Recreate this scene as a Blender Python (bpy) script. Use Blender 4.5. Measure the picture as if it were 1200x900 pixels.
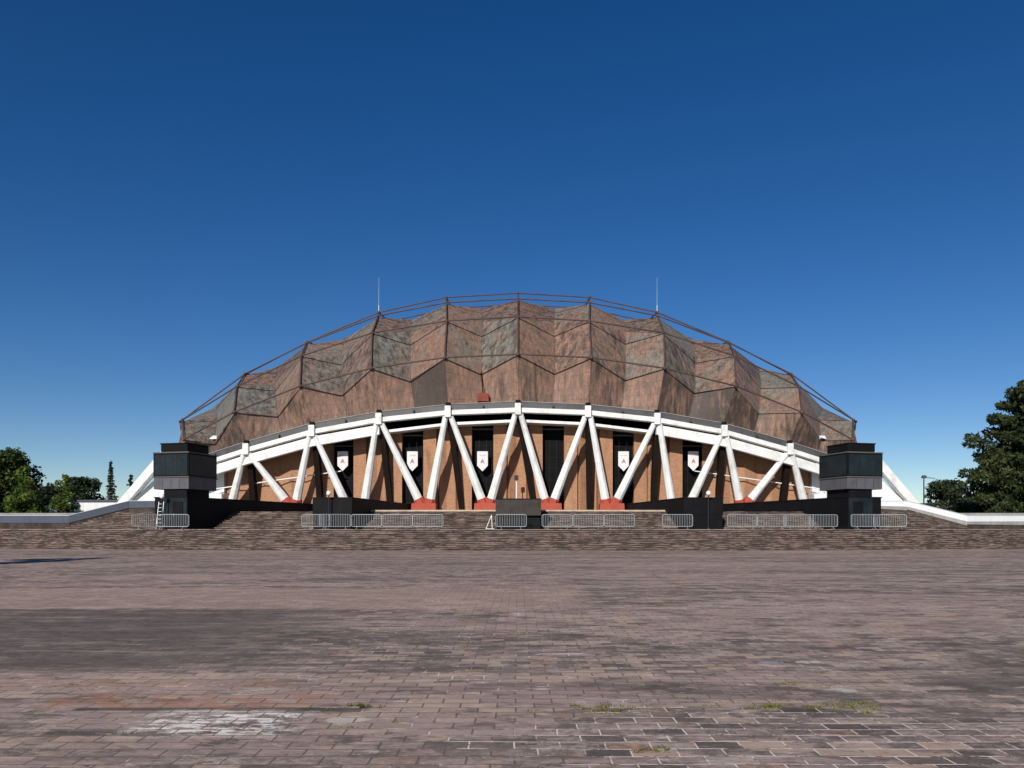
import bpy, bmesh, math, random
import numpy as np
from mathutils import Vector, Matrix

R = math.radians
rng = random.Random(7)
nrng = np.random.default_rng(11)

for o in list(bpy.data.objects):
    bpy.data.objects.remove(o)
scene = bpy.context.scene
COL = scene.collection

# ------------------------------------------------------------------ camera
EYE = 1.65
FPX = 900.0            # focal length in photo pixels (1200 wide)
CX, HY = 607.0, 617.0  # axis of the arena / eye level in the photo
cam = bpy.data.cameras.new('camera')
cam.sensor_width = 36.0
cam.lens = FPX / 1200 * 36.0
cam.shift_x = (600 - CX) / 1200
cam.shift_y = (HY - 450) / 1200
cam.clip_end = 9000
cam.clip_start = 0.1
camo = bpy.data.objects.new('camera', cam)
COL.objects.link(camo)
camo.location = (0, 0, EYE)
camo.rotation_euler = (R(90), 0, 0)
scene.camera = camo

# ------------------------------------------------------------------ light
SUN_EL, SUN_AZ = R(28), R(18)      # sun behind the camera, to its left
w = bpy.data.worlds.new('World')
scene.world = w
w.use_nodes = True
nt = w.node_tree
bg = nt.nodes['Background']
sky = nt.nodes.new('ShaderNodeTexSky')
sky.sky_type = 'NISHITA'
sky.sun_disc = False
sky.sun_elevation = SUN_EL
sky.sun_rotation = R(180) + SUN_AZ
sky.altitude = 2250
sky.air_density = 1.0
sky.dust_density = 0.4
sky.ozone_density = 1.6
hs = nt.nodes.new('ShaderNodeHueSaturation')
hs.inputs['Saturation'].default_value = 1.38
hs.inputs['Hue'].default_value = 0.509
hs.inputs['Value'].default_value = 1.0
nt.links.new(sky.outputs[0], hs.inputs['Color'])
nt.links.new(hs.outputs[0], bg.inputs['Color'])
bg.inputs['Strength'].default_value = 0.070

sl = bpy.data.lights.new('sun', 'SUN')
sl.energy = 4.2
sl.angle = R(0.5)
sl.color = (1.0, 0.95, 0.87)
so = bpy.data.objects.new('sun', sl)
COL.objects.link(so)
sd = Vector((-math.sin(SUN_AZ) * math.cos(SUN_EL), -math.cos(SUN_AZ) * math.cos(SUN_EL), math.sin(SUN_EL)))
so.rotation_euler = sd.to_track_quat('Z', 'Y').to_euler()
so.location = (-60, -100, 90)

scene.view_settings.view_transform = 'Standard'
scene.view_settings.look = 'None'
scene.view_settings.gamma = 1.0
scene.view_settings.exposure = 0.2
scene.view_settings.use_curve_mapping = False

# ------------------------------------------------------------------ helpers
def crv(X):                 # the stairs and the front bow gently outwards
    return X * X / 300.0

def at(dx, y, Y):           # offset from the arena axis / height read at depth Y
    return Vector((dx * Y / FPX, Y, EYE + (HY - y) * Y / FPX))

class MB:
    def __init__(self):
        self.v = []; self.f = []; self.m = []; self.uv = []; self.s = []; self.a = []
    def face(self, idx, mi=0, uv=None, smooth=False):
        self.f.append(list(idx)); self.m.append(mi); self.uv.append(uv); self.s.append(smooth)
    def poly(self, pts, mi=0, uv=None, smooth=False):
        b = len(self.v)
        self.v += [tuple(p) for p in pts]
        self.face(range(b, b + len(pts)), mi, uv, smooth)
    def hexa(self, p, mi=0):   # p: 4 bottom points (ccw from above), 4 top points
        b = len(self.v)
        self.v += [tuple(q) for q in p]
        for f in ((3, 2, 1, 0), (4, 5, 6, 7), (0, 1, 5, 4), (1, 2, 6, 5), (2, 3, 7, 6), (3, 0, 4, 7)):
            self.face([b + i for i in f], mi)
    def box(self, x0, x1, y0, y1, z0, z1, mi=0):
        self.hexa([(x0, y0, z0), (x1, y0, z0), (x1, y1, z0), (x0, y1, z0),
                   (x0, y0, z1), (x1, y0, z1), (x1, y1, z1), (x0, y1, z1)], mi)
    def prism(self, pts, z0, z1, mi=0):   # plan polygon ccw from above
        b = len(self.v); n = len(pts)
        self.v += [(p[0], p[1], z0) for p in pts] + [(p[0], p[1], z1) for p in pts]
        self.face([b + i for i in reversed(range(n))], mi)
        self.face([b + n + i for i in range(n)], mi)
        for i in range(n):
            j = (i + 1) % n
            self.face([b + i, b + j, b + n + j, b + n + i], mi)
    def tube(self, p0, p1, r0, r1=None, n=10, caps=True, mi=0, smooth=True):
        r1 = r0 if r1 is None else r1
        p0 = Vector(p0); p1 = Vector(p1)
        d = (p1 - p0).normalized()
        u = d.orthogonal().normalized(); w_ = d.cross(u)
        b = len(self.v)
        for p, r in ((p0, r0), (p1, r1)):
            for i in range(n):
                t = 2 * math.pi * i / n
                self.v.append(tuple(p + (u * math.cos(t) + w_ * math.sin(t)) * r))
        for i in range(n):
            j = (i + 1) % n
            self.face([b + i, b + j, b + n + j, b + n + i], mi, None, smooth)
        if caps:
            ring = self.v[b:b + 2 * n]
            self.poly(ring[:n][::-1], mi); self.poly(ring[n:], mi)
    def octa(self, p0, p1, r0, r1, n=8, mi=0):   # faceted bar with one flat turned to the front
        p0 = Vector(p0); p1 = Vector(p1); d = (p1 - p0).normalized()
        u = Vector((0, -1, 0)); u = (u - d * u.dot(d)).normalized(); w_ = d.cross(u)
        ring = []
        for p, r in ((p0, r0), (p1, r1)):
            for i in range(n):
                t = 2 * math.pi * (i + .5) / n
                ring.append(p + (u * math.cos(t) + w_ * math.sin(t)) * r)
        b = len(self.v); self.v += [tuple(q) for q in ring]
        for i in range(n):
            j = (i + 1) % n; self.face([b + i, b + j, b + n + j, b + n + i], mi)
        self.face([b + i for i in reversed(range(n))], mi); self.face([b + n + i for i in range(n)], mi)
    def beam(self, p0, p1, wd, ht, mi=0):      # box section bar, top edge on p0-p1, depth wd horizontal
        p0 = Vector(p0); p1 = Vector(p1)
        d = (p1 - p0); h = Vector((d.x, d.y, 0)).normalized()
        nrm = Vector((-h.y, h.x, 0)) * wd
        dz = Vector((0, 0, -ht))
        self.hexa([p0 + dz, p1 + dz, p1 + nrm + dz, p0 + nrm + dz, p0, p1, p1 + nrm, p0 + nrm], mi)
    def ball(self, c, r, mi=0, seg=12, rings=8):
        b = len(self.v)
        for i in range(rings + 1):
            ph = math.pi * i / rings
            for j in range(seg):
                t = 2 * math.pi * j / seg
                self.v.append((c[0] + r * math.sin(ph) * math.cos(t), c[1] + r * math.sin(ph) * math.sin(t), c[2] + r * math.cos(ph)))
        for i in range(rings):
            for j in range(seg):
                k = (j + 1) % seg
                self.face([b + i * seg + j, b + (i + 1) * seg + j, b + (i + 1) * seg + k, b + i * seg + k], mi, None, True)
    def build(self, name, mats, parent=None, bevel=0.0):
        me = bpy.data.meshes.new(name)
        me.from_pydata(self.v, [], self.f)
        mats = mats if isinstance(mats, (list, tuple)) else [mats]
        for m in mats: me.materials.append(m)
        for p, mi, s in zip(me.polygons, self.m, self.s):
            p.material_index = mi; p.use_smooth = s
        if any(u is not None for u in self.uv):
            ul = me.uv_layers.new(name='UVMap')
            for p, u in zip(me.polygons, self.uv):
                if u is not None:
                    for li, q in zip(p.loop_indices, u): ul.data[li].uv = q
        if self.a:
            for an in self.a[0].keys():
                at_ = me.attributes.new(an, 'FLOAT', 'FACE')
                at_.data.foreach_set('value', [d[an] for d in self.a])
        me.update()
        o = bpy.data.objects.new(name, me)
        COL.objects.link(o)
        if parent is not None:
            o.parent = parent
            o.location = -parent.location if parent.rotation_euler.z == 0 and parent.parent is None else (0, 0, 0)
        if bevel > 0:
            bv = o.modifiers.new('bevel', 'BEVEL'); bv.width = bevel; bv.segments = 2; bv.limit_method = 'ANGLE'
        return o

def local(o):      # part built in its thing's own space
    o.location = (0, 0, 0); return o

def tag(o, label=None, cat=None, group=None, kind=None):
    if label: o['label'] = label
    if cat: o['category'] = cat
    if group: o['group'] = group
    if kind: o['kind'] = kind
    return o

def empty(name, loc, label, cat, group=None, rz=0.0):
    e = bpy.data.objects.new(name, None)
    COL.objects.link(e)
    e.location = loc; e.rotation_euler = (0, 0, rz); e.empty_display_size = 0.5
    return tag(e, label, cat, group)

def copy_tree(o, parent=None):
    kids = list(o.children)
    c = o.copy(); COL.objects.link(c); c.parent = parent
    for ch in kids: copy_tree(ch, c)
    return c

# ------------------------------------------------------------------ materials
class NT:
    def __init__(self, name):
        self.m = bpy.data.materials.new(name); self.m.use_nodes = True
        self.t = self.m.node_tree; self.b = self.t.nodes['Principled BSDF']
        self._tc = None
    def n(self, typ, **kw):
        x = self.t.nodes.new(typ)
        for k, v in kw.items(): setattr(x, k, v)
        return x
    def l(self, a, b): self.t.links.new(a, b)
    def co(self, kind='Object'):
        if self._tc is None: self._tc = self.n('ShaderNodeTexCoord')
        return self._tc.outputs[kind]
    def mapping(self, vec, scale=(1, 1, 1), loc=(0, 0, 0), rot=(0, 0, 0)):
        mp = self.n('ShaderNodeMapping')
        mp.inputs['Scale'].default_value = scale; mp.inputs['Location'].default_value = loc
        mp.inputs['Rotation'].default_value = rot
        self.l(vec, mp.inputs['Vector']); return mp.outputs[0]
    def noise(self, vec, scale, detail=4, rough=0.55, dist=0.0):
        x = self.n('ShaderNodeTexNoise')
        x.inputs['Scale'].default_value = scale; x.inputs['Detail'].default_value = detail
        x.inputs['Roughness'].default_value = rough; x.inputs['Distortion'].default_value = dist
        self.l(vec, x.inputs['Vector']); return x.outputs['Fac']
    def ramp(self, fac, stops, interp='LINEAR'):
        x = self.n('ShaderNodeValToRGB'); x.color_ramp.interpolation = interp
        els = x.color_ramp.elements
        while len(els) < len(stops): els.new(0.5)
        for e, (p, c) in zip(els, stops):
            e.position = p; e.color = (c[0], c[1], c[2], 1) if isinstance(c, (tuple, list)) else (c, c, c, 1)
        self.l(fac, x.inputs[0]); return x.outputs[0]
    def mix(self, fac, a, b, mode='MIX'):
        x = self.n('ShaderNodeMix', data_type='RGBA', blend_type=mode)
        for s, val in ((x.inputs[0], fac), (x.inputs[6], a), (x.inputs[7], b)):
            if hasattr(val, 'is_output'): self.l(val, s)
            elif isinstance(val, (tuple, list)): s.default_value = (val[0], val[1], val[2], 1)
            else: s.default_value = val if s == x.inputs[0] else (val, val, val, 1)
        return x.outputs[2]
    def math(self, op, a, b=None, clamp=False):
        x = self.n('ShaderNodeMath', operation=op); x.use_clamp = clamp
        for i, val in enumerate((a, b)):
            if val is None: continue
            if hasattr(val, 'is_output'): self.l(val, x.inputs[i])
            else: x.inputs[i].default_value = val
        return x.outputs[0]
    def step(self, v, lo, hi):
        x = self.n('ShaderNodeMapRange', interpolation_type='SMOOTHSTEP')
        x.inputs[1].default_value = lo; x.inputs[2].default_value = hi
        self.l(v, x.inputs[0]); return x.outputs[0]
    def attr(self, name):
        x = self.n('ShaderNodeAttribute', attribute_name=name); return x.outputs['Fac']
    def bump(self, h, strength=0.3, dist=0.02, normal=None):
        x = self.n('ShaderNodeBump'); x.inputs['Strength'].default_value = strength; x.inputs['Distance'].default_value = dist
        self.l(h, x.inputs['Height'])
        if normal is not None: self.l(normal, x.inputs['Normal'])
        self.l(x.outputs[0], self.b.inputs['Normal']); return x.outputs[0]
    def done(self, color, rough=0.7, spec=0.3, metal=0.0):
        if hasattr(color, 'is_output'): self.l(color, self.b.inputs['Base Color'])
        else: self.b.inputs['Base Color'].default_value = (*color, 1)
        if hasattr(rough, 'is_output'): self.l(rough, self.b.inputs['Roughness'])
        else: self.b.inputs['Roughness'].default_value = rough
        self.b.inputs['Specular IOR Level'].default_value = spec
        self.b.inputs['Metallic'].default_value = metal
        return self.m

def weathered(name, col, dark, rough=0.6, spec=0.3, sc=0.8, lo=0.45, hi=0.75, streak=True, amount=0.6, bmp=0.1):
    k = NT(name); o = k.co()
    a = k.noise(o, sc, 6, 0.65)
    c = k.mix(k.math('MULTIPLY', k.step(a, lo, hi), amount), col, dark)
    if streak:
        s = k.noise(k.mapping(o, (2.6, 2.6, 0.18)), 1.0, 5, 0.6)
        c = k.mix(k.math('MULTIPLY', k.step(s, 0.5, 0.78), amount * 0.7), c, dark)
    f = k.noise(o, sc * 30, 3, 0.6)
    c = k.mix(0.25, c, k.ramp(f, [(0.3, 0.55), (0.7, 1.0)]), 'MULTIPLY')
    if bmp: k.bump(f, bmp, 0.02)
    return k.done(c, rough, spec)

M = {}
M['white'] = weathered('white_painted_concrete', (0.80, 0.80, 0.78), (0.36, 0.33, 0.29), 0.65, 0.25, 0.7, 0.46, 0.72, True, 0.45)
M['white_wall'] = weathered('white_wall_paint', (0.74, 0.75, 0.76), (0.40, 0.40, 0.38), 0.7, 0.2, 0.3, 0.5, 0.8, True, 0.4)
M['cap'] = NT('pale_wall_cap').done((0.45, 0.50, 0.54), 0.7, 0.2)  # pale tone holds the lit top of the left parapet
M['plinth'] = weathered('brown_plinth_brick', (0.085, 0.062, 0.053), (0.035, 0.028, 0.026), 0.9, 0.1, 1.4, 0.4, 0.65, False, 0.8)
M['parapet'] = weathered('parapet_shade_blue_grey', (0.085, 0.100, 0.130), (0.050, 0.058, 0.074), 0.7, 0.2, 0.6, 0.45, 0.75, True, 0.5)  # dark blue-grey puts the shade on the left parapet face into its colour
M['grey_sheet'] = weathered('grey_gutter_sheet', (0.085, 0.085, 0.087), (0.045, 0.043, 0.042), 0.5, 0.4, 0.4, 0.45, 0.7, True, 0.7)
M['red'] = weathered('red_painted_concrete', (0.40, 0.072, 0.042), (0.20, 0.05, 0.035), 0.65, 0.25, 0.9, 0.45, 0.75, True, 0.45)
M['black'] = weathered('black_wall_paint', (0.006, 0.006, 0.0075), (0.013, 0.0125, 0.013), 0.65, 0.12, 0.7, 0.45, 0.75, True, 0.8)
M['brownblack'] = weathered('brown_black_board', (0.050, 0.040, 0.034), (0.024, 0.020, 0.018), 0.65, 0.25, 1.4, 0.4, 0.7, False, 0.8)
M['dark_column'] = weathered('dark_brown_column', (0.013, 0.008, 0.006), (0.007, 0.005, 0.004), 0.75, 0.1, 0.8, 0.4, 0.7, True, 0.8)
M['interior'] = NT('unlit_interior').done((0.006, 0.006, 0.007), 0.9, 0.05)  # near-black colour stands in for the shade inside the building
M['tube'] = weathered('rusted_steel_tube', (0.105, 0.062, 0.050), (0.045, 0.030, 0.027), 0.6, 0.3, 0.6, 0.4, 0.7, False, 0.8)
M['steel'] = NT('galvanised_steel').done((0.34, 0.36, 0.37), 0.5, 0.5, 0.3)
M['seam'] = weathered('dull_seam_strip', (0.16, 0.14, 0.115), (0.05, 0.042, 0.036), 0.6, 0.3, 0.9, 0.4, 0.65, False, 0.8)
M['white_metal'] = NT('white_enamel').done((0.78, 0.79, 0.80), 0.45, 0.4)
M['black_metal'] = NT('black_metal').done((0.012, 0.012, 0.013), 0.5, 0.4)
M['mullion'] = NT('dark_mullion_metal').done((0.009, 0.009, 0.010), 0.6, 0.15)
M['band'] = weathered('grey_metal_cladding', (0.105, 0.105, 0.115), (0.06, 0.055, 0.055), 0.5, 0.4, 0.6, 0.45, 0.7, True, 0.6)
M['pale_trim'] = NT('pale_roof_edge').done((0.11, 0.105, 0.10), 0.6, 0.3)
M['kerb'] = weathered('buff_concrete_kerb', (0.56, 0.45, 0.33), (0.30, 0.24, 0.18), 0.8, 0.2, 1.5, 0.4, 0.7, False, 0.6)
M['nosing'] = weathered('worn_step_edge', (0.24, 0.185, 0.158), (0.055, 0.045, 0.040), 0.9, 0.1, 1.1, 0.42, 0.58, False, 0.95)
M['landing'] = weathered('worn_pinkish_stone', (0.27, 0.21, 0.185), (0.10, 0.08, 0.07), 0.85, 0.15, 1.2, 0.45, 0.6, False, 0.85)
M['bark'] = weathered('bark', (0.085, 0.060, 0.042), (0.035, 0.026, 0.02), 0.9, 0.1, 3.0, 0.4, 0.7, True, 0.8, 0.4)
M['banner'] = NT('white_banner_cloth').done((0.72, 0.68, 0.68), 0.85, 0.1)
M['emblem'] = NT('brown_red_print').done((0.36, 0.23, 0.21), 0.8, 0.1)
M['emblem_pale'] = NT('faded_pink_print').done((0.66, 0.50, 0.50), 0.8, 0.1)
M['rust_red'] = weathered('red_lead_hatch', (0.26, 0.065, 0.04), (0.12, 0.04, 0.03), 0.7, 0.2, 1.0, 0.4, 0.7, True, 0.6)
M['concrete'] = weathered('grey_concrete', (0.34, 0.33, 0.31), (0.18, 0.17, 0.16), 0.8, 0.2, 0.7, 0.4, 0.7, True, 0.6)
M['lamp_head'] = NT('dark_lamp_housing').done((0.05, 0.05, 0.055), 0.5, 0.4)

def m_window():
    k = NT('tinted_glass'); o = k.co()
    c = k.ramp(k.noise(o, 0.7, 5, 0.6), [(0.35, (0.006, 0.011, 0.014)), (0.7, (0.018, 0.029, 0.032))])
    return k.done(c, 0.42, 0.25)
M['glass'] = m_window()
def m_door():
    k = NT('dark_door_glass'); o = k.co()
    c = k.ramp(k.noise(o, 0.9, 4, 0.6), [(0.35, (0.0025, 0.0025, 0.003)), (0.75, (0.006, 0.006, 0.007))])
    return k.done(c, 0.6, 0.08)
M['door'] = m_door()

def m_brick():
    k = NT('wall_brick'); uv = k.co('UV')
    br = k.n('ShaderNodeTexBrick')
    k.l(uv, br.inputs['Vector'])
    br.inputs['Scale'].default_value = 1.0
    br.inputs['Brick Width'].default_value = 0.28; br.inputs['Row Height'].default_value = 0.085
    br.inputs['Mortar Size'].default_value = 0.010
    br.inputs['Color1'].default_value = (0.47, 0.240, 0.125, 1)
    br.inputs['Color2'].default_value = (0.350, 0.168, 0.090, 1)
    br.inputs['Mortar'].default_value = (0.26, 0.18, 0.13, 1)
    o = k.co()
    st = k.noise(k.mapping(o, (1.2, 1.2, 0.22)), 0.9, 6, 0.65)
    c = k.mix(k.math('MULTIPLY', k.step(st, 0.48, 0.78), 0.6), br.outputs['Color'], (0.11, 0.062, 0.048))
    pale = k.noise(k.mapping(o, (0.8, 0.8, 0.3), (7, 3, 1)), 0.8, 5, 0.6)
    c = k.mix(k.math('MULTIPLY', k.step(pale, 0.55, 0.8), 0.55), c, (0.44, 0.27, 0.18))
    k.bump(br.outputs['Fac'], -0.3, 0.01)
    return k.done(c, 0.85, 0.15)
M['brick'] = m_brick()

def m_copper():
    k = NT('weathered_copper_sheet'); uv = k.co('UV'); o = k.co()
    br = k.n('ShaderNodeTexBrick')
    k.l(uv, br.inputs['Vector'])
    br.inputs['Scale'].default_value = 1.0
    br.inputs['Brick Width'].default_value = 0.62; br.inputs['Row Height'].default_value = 1.15
    br.inputs['Mortar Size'].default_value = 0.022; br.inputs['Bias'].default_value = 0.0
    br.inputs['Color1'].default_value = (0.0, 0.0, 0.0, 1); br.inputs['Color2'].default_value = (1, 1, 1, 1)
    br.inputs['Mortar'].default_value = (0.5, 0.5, 0.5, 1)
    sep = k.n('ShaderNodeSeparateColor'); k.l(br.outputs['Color'], sep.inputs[0])
    cell = sep.outputs[0]
    n1 = k.noise(o, 0.42, 7, 0.68, 0.4)
    n2 = k.noise(k.mapping(o, (1.3, 1.3, 0.45)), 1.7, 7, 0.7, 0.2)
    warm = k.ramp(n2, [(0.28, (0.140, 0.096, 0.076)), (0.5, (0.245, 0.148, 0.107)), (0.72, (0.390, 0.215, 0.145))])
    green = k.ramp(n2, [(0.28, (0.135, 0.131, 0.112)), (0.55, (0.205, 0.197, 0.166)), (0.75, (0.290, 0.278, 0.236))])
    pat = k.math('ADD', k.attr('patina'), k.math('MULTIPLY', k.math('SUBTRACT', n1, 0.5), 1.25))
    pat = k.math('ADD', pat, k.math('MULTIPLY', k.math('SUBTRACT', cell, 0.5), 0.14))
    c = k.mix(k.step(pat, 0.22, 0.72), warm, green)
    # rain streaks running down the sheets and large dark stains
    st = k.noise(k.mapping(o, (1.9, 1.9, 0.30), (3, 5, 2)), 1.0, 6, 0.68)
    sv = k.math('ADD', st, k.math('MULTIPLY', k.math('SUBTRACT', k.attr('stain'), 0.5), 0.45))
    c = k.mix(k.math('MULTIPLY', k.step(sv, 0.42, 0.66), 0.82), c, (0.040, 0.036, 0.033))
    bl = k.noise(k.mapping(o, (1, 1, .8), (23, 7, 3)), 0.75, 7, 0.72, 0.5)
    c = k.mix(k.math('MULTIPLY', k.step(bl, 0.50, 0.70), 0.50), c, (0.060, 0.050, 0.043))
    sp = k.noise(o, 5.5, 5, 0.7)
    c = k.mix(k.math('MULTIPLY', k.step(sp, 0.52, 0.70), 0.28), c, (0.05, 0.042, 0.036))
    hi = k.noise(k.mapping(o, (1, 1, 0.6), (11, 2, 9)), 1.3, 6, 0.7)
    c = k.mix(k.math('MULTIPLY', k.step(hi, 0.60, 0.80), 0.45), c, (0.29, 0.225, 0.175))
    c = k.mix(k.math('MULTIPLY', br.outputs['Fac'], 0.55), c, (0.06, 0.048, 0.040))
    fg = k.noise(k.mapping(o, (1, 1, .55)), 11.0, 5, 0.75)
    c = k.mix(0.45, c, k.ramp(fg, [(0.32, 0.5), (0.68, 1.25)]), 'MULTIPLY')
    h = k.math('ADD', k.math('MULTIPLY', k.noise(o, 2.6, 5, 0.62, 0.4), 1.0), k.math('MULTIPLY', cell, 0.10))
    k.bump(h, 0.42, 0.07)
    return k.done(c, 0.62, 0.3)
M['copper'] = m_copper()

def m_stairs():
    k = NT('stair_brick'); uv = k.co('UV')
    br = k.n('ShaderNodeTexBrick'); k.l(uv, br.inputs['Vector'])
    br.inputs['Scale'].default_value = 1.0
    br.inputs['Brick Width'].default_value = 0.36; br.inputs['Row Height'].default_value = 0.114
    br.inputs['Mortar Size'].default_value = 0.010
    br.inputs['Color1'].default_value = (0, 0, 0, 1); br.inputs['Color2'].default_value = (1, 1, 1, 1)
    br.inputs['Mortar'].default_value = (0.5, 0.5, 0.5, 1)
    cell = br.outputs['Color']
    base = k.ramp(cell, [(0.0, (0.050, 0.038, 0.033)), (0.5, (0.090, 0.066, 0.056)), (1.0, (0.165, 0.122, 0.102))])
    a = k.noise(k.mapping(uv, (0.22, 3.2, 1)), 1.0, 8, 0.76)
    c = k.mix(k.math('MULTIPLY', k.step(a, 0.42, 0.62), 0.85), base, (0.026, 0.022, 0.020))
    b = k.noise(k.mapping(uv, (0.35, 4.4, 1), (5, 9, 0)), 1.0, 8, 0.76)
    c = k.mix(k.math('MULTIPLY', k.step(b, 0.52, 0.64), 0.75), c, (0.300, 0.235, 0.200))
    b2 = k.noise(k.mapping(uv, (1.8, 5.0, 1), (15, 4, 0)), 1.0, 7, 0.76)
    c = k.mix(k.math('MULTIPLY', k.step(b2, 0.55, 0.72), 0.6), c, (0.25, 0.150, 0.115))
    d = k.noise(k.mapping(uv, (1.2, 3.5, 1), (1, 24, 0)), 1.0, 7, 0.74)
    c = k.mix(k.math('MULTIPLY', k.step(d, 0.50, 0.62), 0.8), c, (0.028, 0.025, 0.023))
    g = k.noise(k.mapping(uv, (0.20, 1.2, 1), (2, 1, 0)), 1.0, 5, 0.7)
    c = k.mix(k.math('MULTIPLY', k.step(g, 0.58, 0.72), 0.4), c, (0.085, 0.085, 0.050))
    c = k.mix(1.0, c, (1.30, 1.24, 1.22), 'MULTIPLY')
    k.bump(k.math('SUBTRACT', k.noise(uv, 14, 4, 0.6), k.math('MULTIPLY', br.outputs['Fac'], 0.8)), 0.5, 0.015)
    return k.done(c, 0.9, 0.1)
M['stairs'] = m_stairs()

def m_plaza():
    k = NT('plaza_brick_paving'); o = k.co()
    sx = k.n('ShaderNodeSeparateXYZ'); k.l(o, sx.inputs[0])
    X, Y = sx.outputs[0], sx.outputs[1]
    wob = k.noise(o, 0.8, 3, 0.5)
    v = k.n('ShaderNodeCombineXYZ')
    k.l(k.math('ADD', X, k.math('MULTIPLY', wob, 0.05)), v.inputs[0])
    k.l(k.math('ADD', Y, k.math('MULTIPLY', k.noise(o, 0.5, 2, 0.5), 0.10)), v.inputs[1])
    br = k.n('ShaderNodeTexBrick'); k.l(v.outputs[0], br.inputs['Vector'])
    br.inputs['Scale'].default_value = 1.0
    br.inputs['Brick Width'].default_value = 0.34; br.inputs['Row Height'].default_value = 0.185
    br.inputs['Mortar Size'].default_value = 0.0085; br.inputs['Mortar Smooth'].default_value = 0.3
    br.inputs['Color1'].default_value = (0, 0, 0, 1); br.inputs['Color2'].default_value = (1, 1, 1, 1)
    br.inputs['Mortar'].default_value = (0.5, 0.5, 0.5, 1)
    cell = br.outputs['Color']
    c = k.ramp(cell, [(0.0, (0.070, 0.066, 0.064)), (0.10, (0.125, 0.106, 0.100)), (0.35, (0.200, 0.158, 0.147)),
                      (0.65, (0.245, 0.195, 0.178)), (0.90, (0.300, 0.250, 0.222)), (0.98, (0.29, 0.185, 0.140))])
    # worn faces
    f = k.noise(o, 6.0, 8, 0.72, 0.2)
    c = k.mix(k.math('MULTIPLY', k.step(f, 0.42, 0.58), 0.65), c, (0.098, 0.084, 0.079))
    fx = k.noise(k.mapping(o, (1, 1.6, 1), (3, 41, 0)), 14.0, 7, 0.75)
    c = k.mix(0.7, c, k.ramp(fx, [(0.32, 0.42), (0.68, 1.55)]), 'MULTIPLY')
    f2 = k.noise(k.mapping(o, (1, 1, 1), (31, 7, 0)), 2.2, 7, 0.7)
    c = k.mix(k.math('MULTIPLY', k.step(f2, 0.50, 0.62), 0.6), c, (0.34, 0.29, 0.262))
    gr = k.noise(o, 55.0, 5, 0.75)
    c = k.mix(k.math('MULTIPLY', k.step(gr, 0.54, 0.68), 0.5), c, (0.06, 0.054, 0.050))
    gp = k.noise(k.mapping(o, (1, 1, 1), (5, 5, 5)), 42.0, 5, 0.75)
    c = k.mix(k.math('MULTIPLY', k.step(gp, 0.57, 0.70), 0.45), c, (0.40, 0.35, 0.31))
    # long traffic stains, stretched along the joints
    big = k.noise(k.mapping(o, (0.13, 0.45, 1), (4, 2, 0)), 1.0, 9, 0.74)
    c = k.mix(k.math('MULTIPLY', k.step(big, 0.47, 0.57), 0.70), c, (0.085, 0.074, 0.070))
    big2 = k.noise(k.mapping(o, (0.07, 0.34, 1), (14, 8, 0)), 1.0, 9, 0.74)
    c = k.mix(k.math('MULTIPLY', k.step(big2, 0.48, 0.58), 0.70), c, (0.305, 0.245, 0.220))
    med = k.math('ADD', k.noise(k.mapping(o, (0.8, 2.1, 1), (9, 3, 0)), 1.0, 7, 0.72), k.math('MULTIPLY', k.math('SUBTRACT', cell, 0.5), -0.10))
    c = k.mix(k.math('MULTIPLY', k.step(med, 0.52, 0.62), 0.75), c, (0.072, 0.064, 0.059))
    bei = k.math('ADD', k.noise(k.mapping(o, (0.45, 1.5, 1), (51, 3, 0)), 1.0, 8, 0.74), k.math('MULTIPLY', k.math('SUBTRACT', cell, 0.5), 0.10))
    c = k.mix(k.math('MULTIPLY', k.step(bei, 0.52, 0.60), 0.70), c, (0.34, 0.275, 0.220))
    grn = k.noise(k.mapping(o, (0.35, 1.3, 1), (17, 33, 0)), 1.0, 8, 0.74)
    c = k.mix(k.math('MULTIPLY', k.step(grn, 0.55, 0.66), 0.45), c, (0.125, 0.120, 0.100))
    orange = k.noise(k.mapping(o, (0.5, 1.6, 1), (21, 13, 0)), 1.0, 5, 0.65)
    c = k.mix(k.math('MULTIPLY', k.step(orange, 0.60, 0.72), 0.55), c, (0.30, 0.165, 0.110))
    for (seed, sc_, lo, hi, amt, col_) in (((61, 5, 0), (1.1, 3.0, 1), .575, .625, .75, (0.33, 0.285, 0.245)), ((71, 25, 0), (1.6, 4.2, 1), .590, .635, .75, (0.43, 0.40, 0.37)),
                                           ((81, 45, 0), (1.0, 2.8, 1), .570, .630, .80, (0.050, 0.046, 0.043)), ((91, 65, 0), (1.2, 3.2, 1), .600, .660, .65, (0.110, 0.112, 0.060)),
                                           ((33, 15, 0), (3.2, 8.0, 1), .600, .650, .70, (0.38, 0.34, 0.31)), ((43, 85, 0), (2.8, 7.0, 1), .580, .640, .70, (0.060, 0.054, 0.050))):
        q = k.noise(k.mapping(o, sc_, seed), 1.0, 9, 0.76)
        c = k.mix(k.math('MULTIPLY', k.step(q, lo, hi), amt), c, col_)
    # jagged mask helper for patches with a shape of their own
    jag = k.math('MULTIPLY', k.math('SUBTRACT', k.noise(k.mapping(o, (1, 2, 1)), 1.6, 7, 0.7), 0.5), 1.0)
    jx = k.math('ADD', X, k.math('MULTIPLY', jag, 3.0))
    jy = k.math('ADD', Y, k.math('MULTIPLY', jag, 1.3))
    def rect(x0, x1, y0, y1, s=0.12, xx=jx, yy=jy):
        a = k.math('MULTIPLY', k.step(xx, x0 - s, x0 + s), k.math('SUBTRACT', 1.0, k.step(xx, x1 - s, x1 + s)))
        b = k.math('MULTIPLY', k.step(yy, y0 - s, y0 + s), k.math('SUBTRACT', 1.0, k.step(yy, y1 - s, y1 + s)))
        return k.math('MULTIPLY', a, b)
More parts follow.
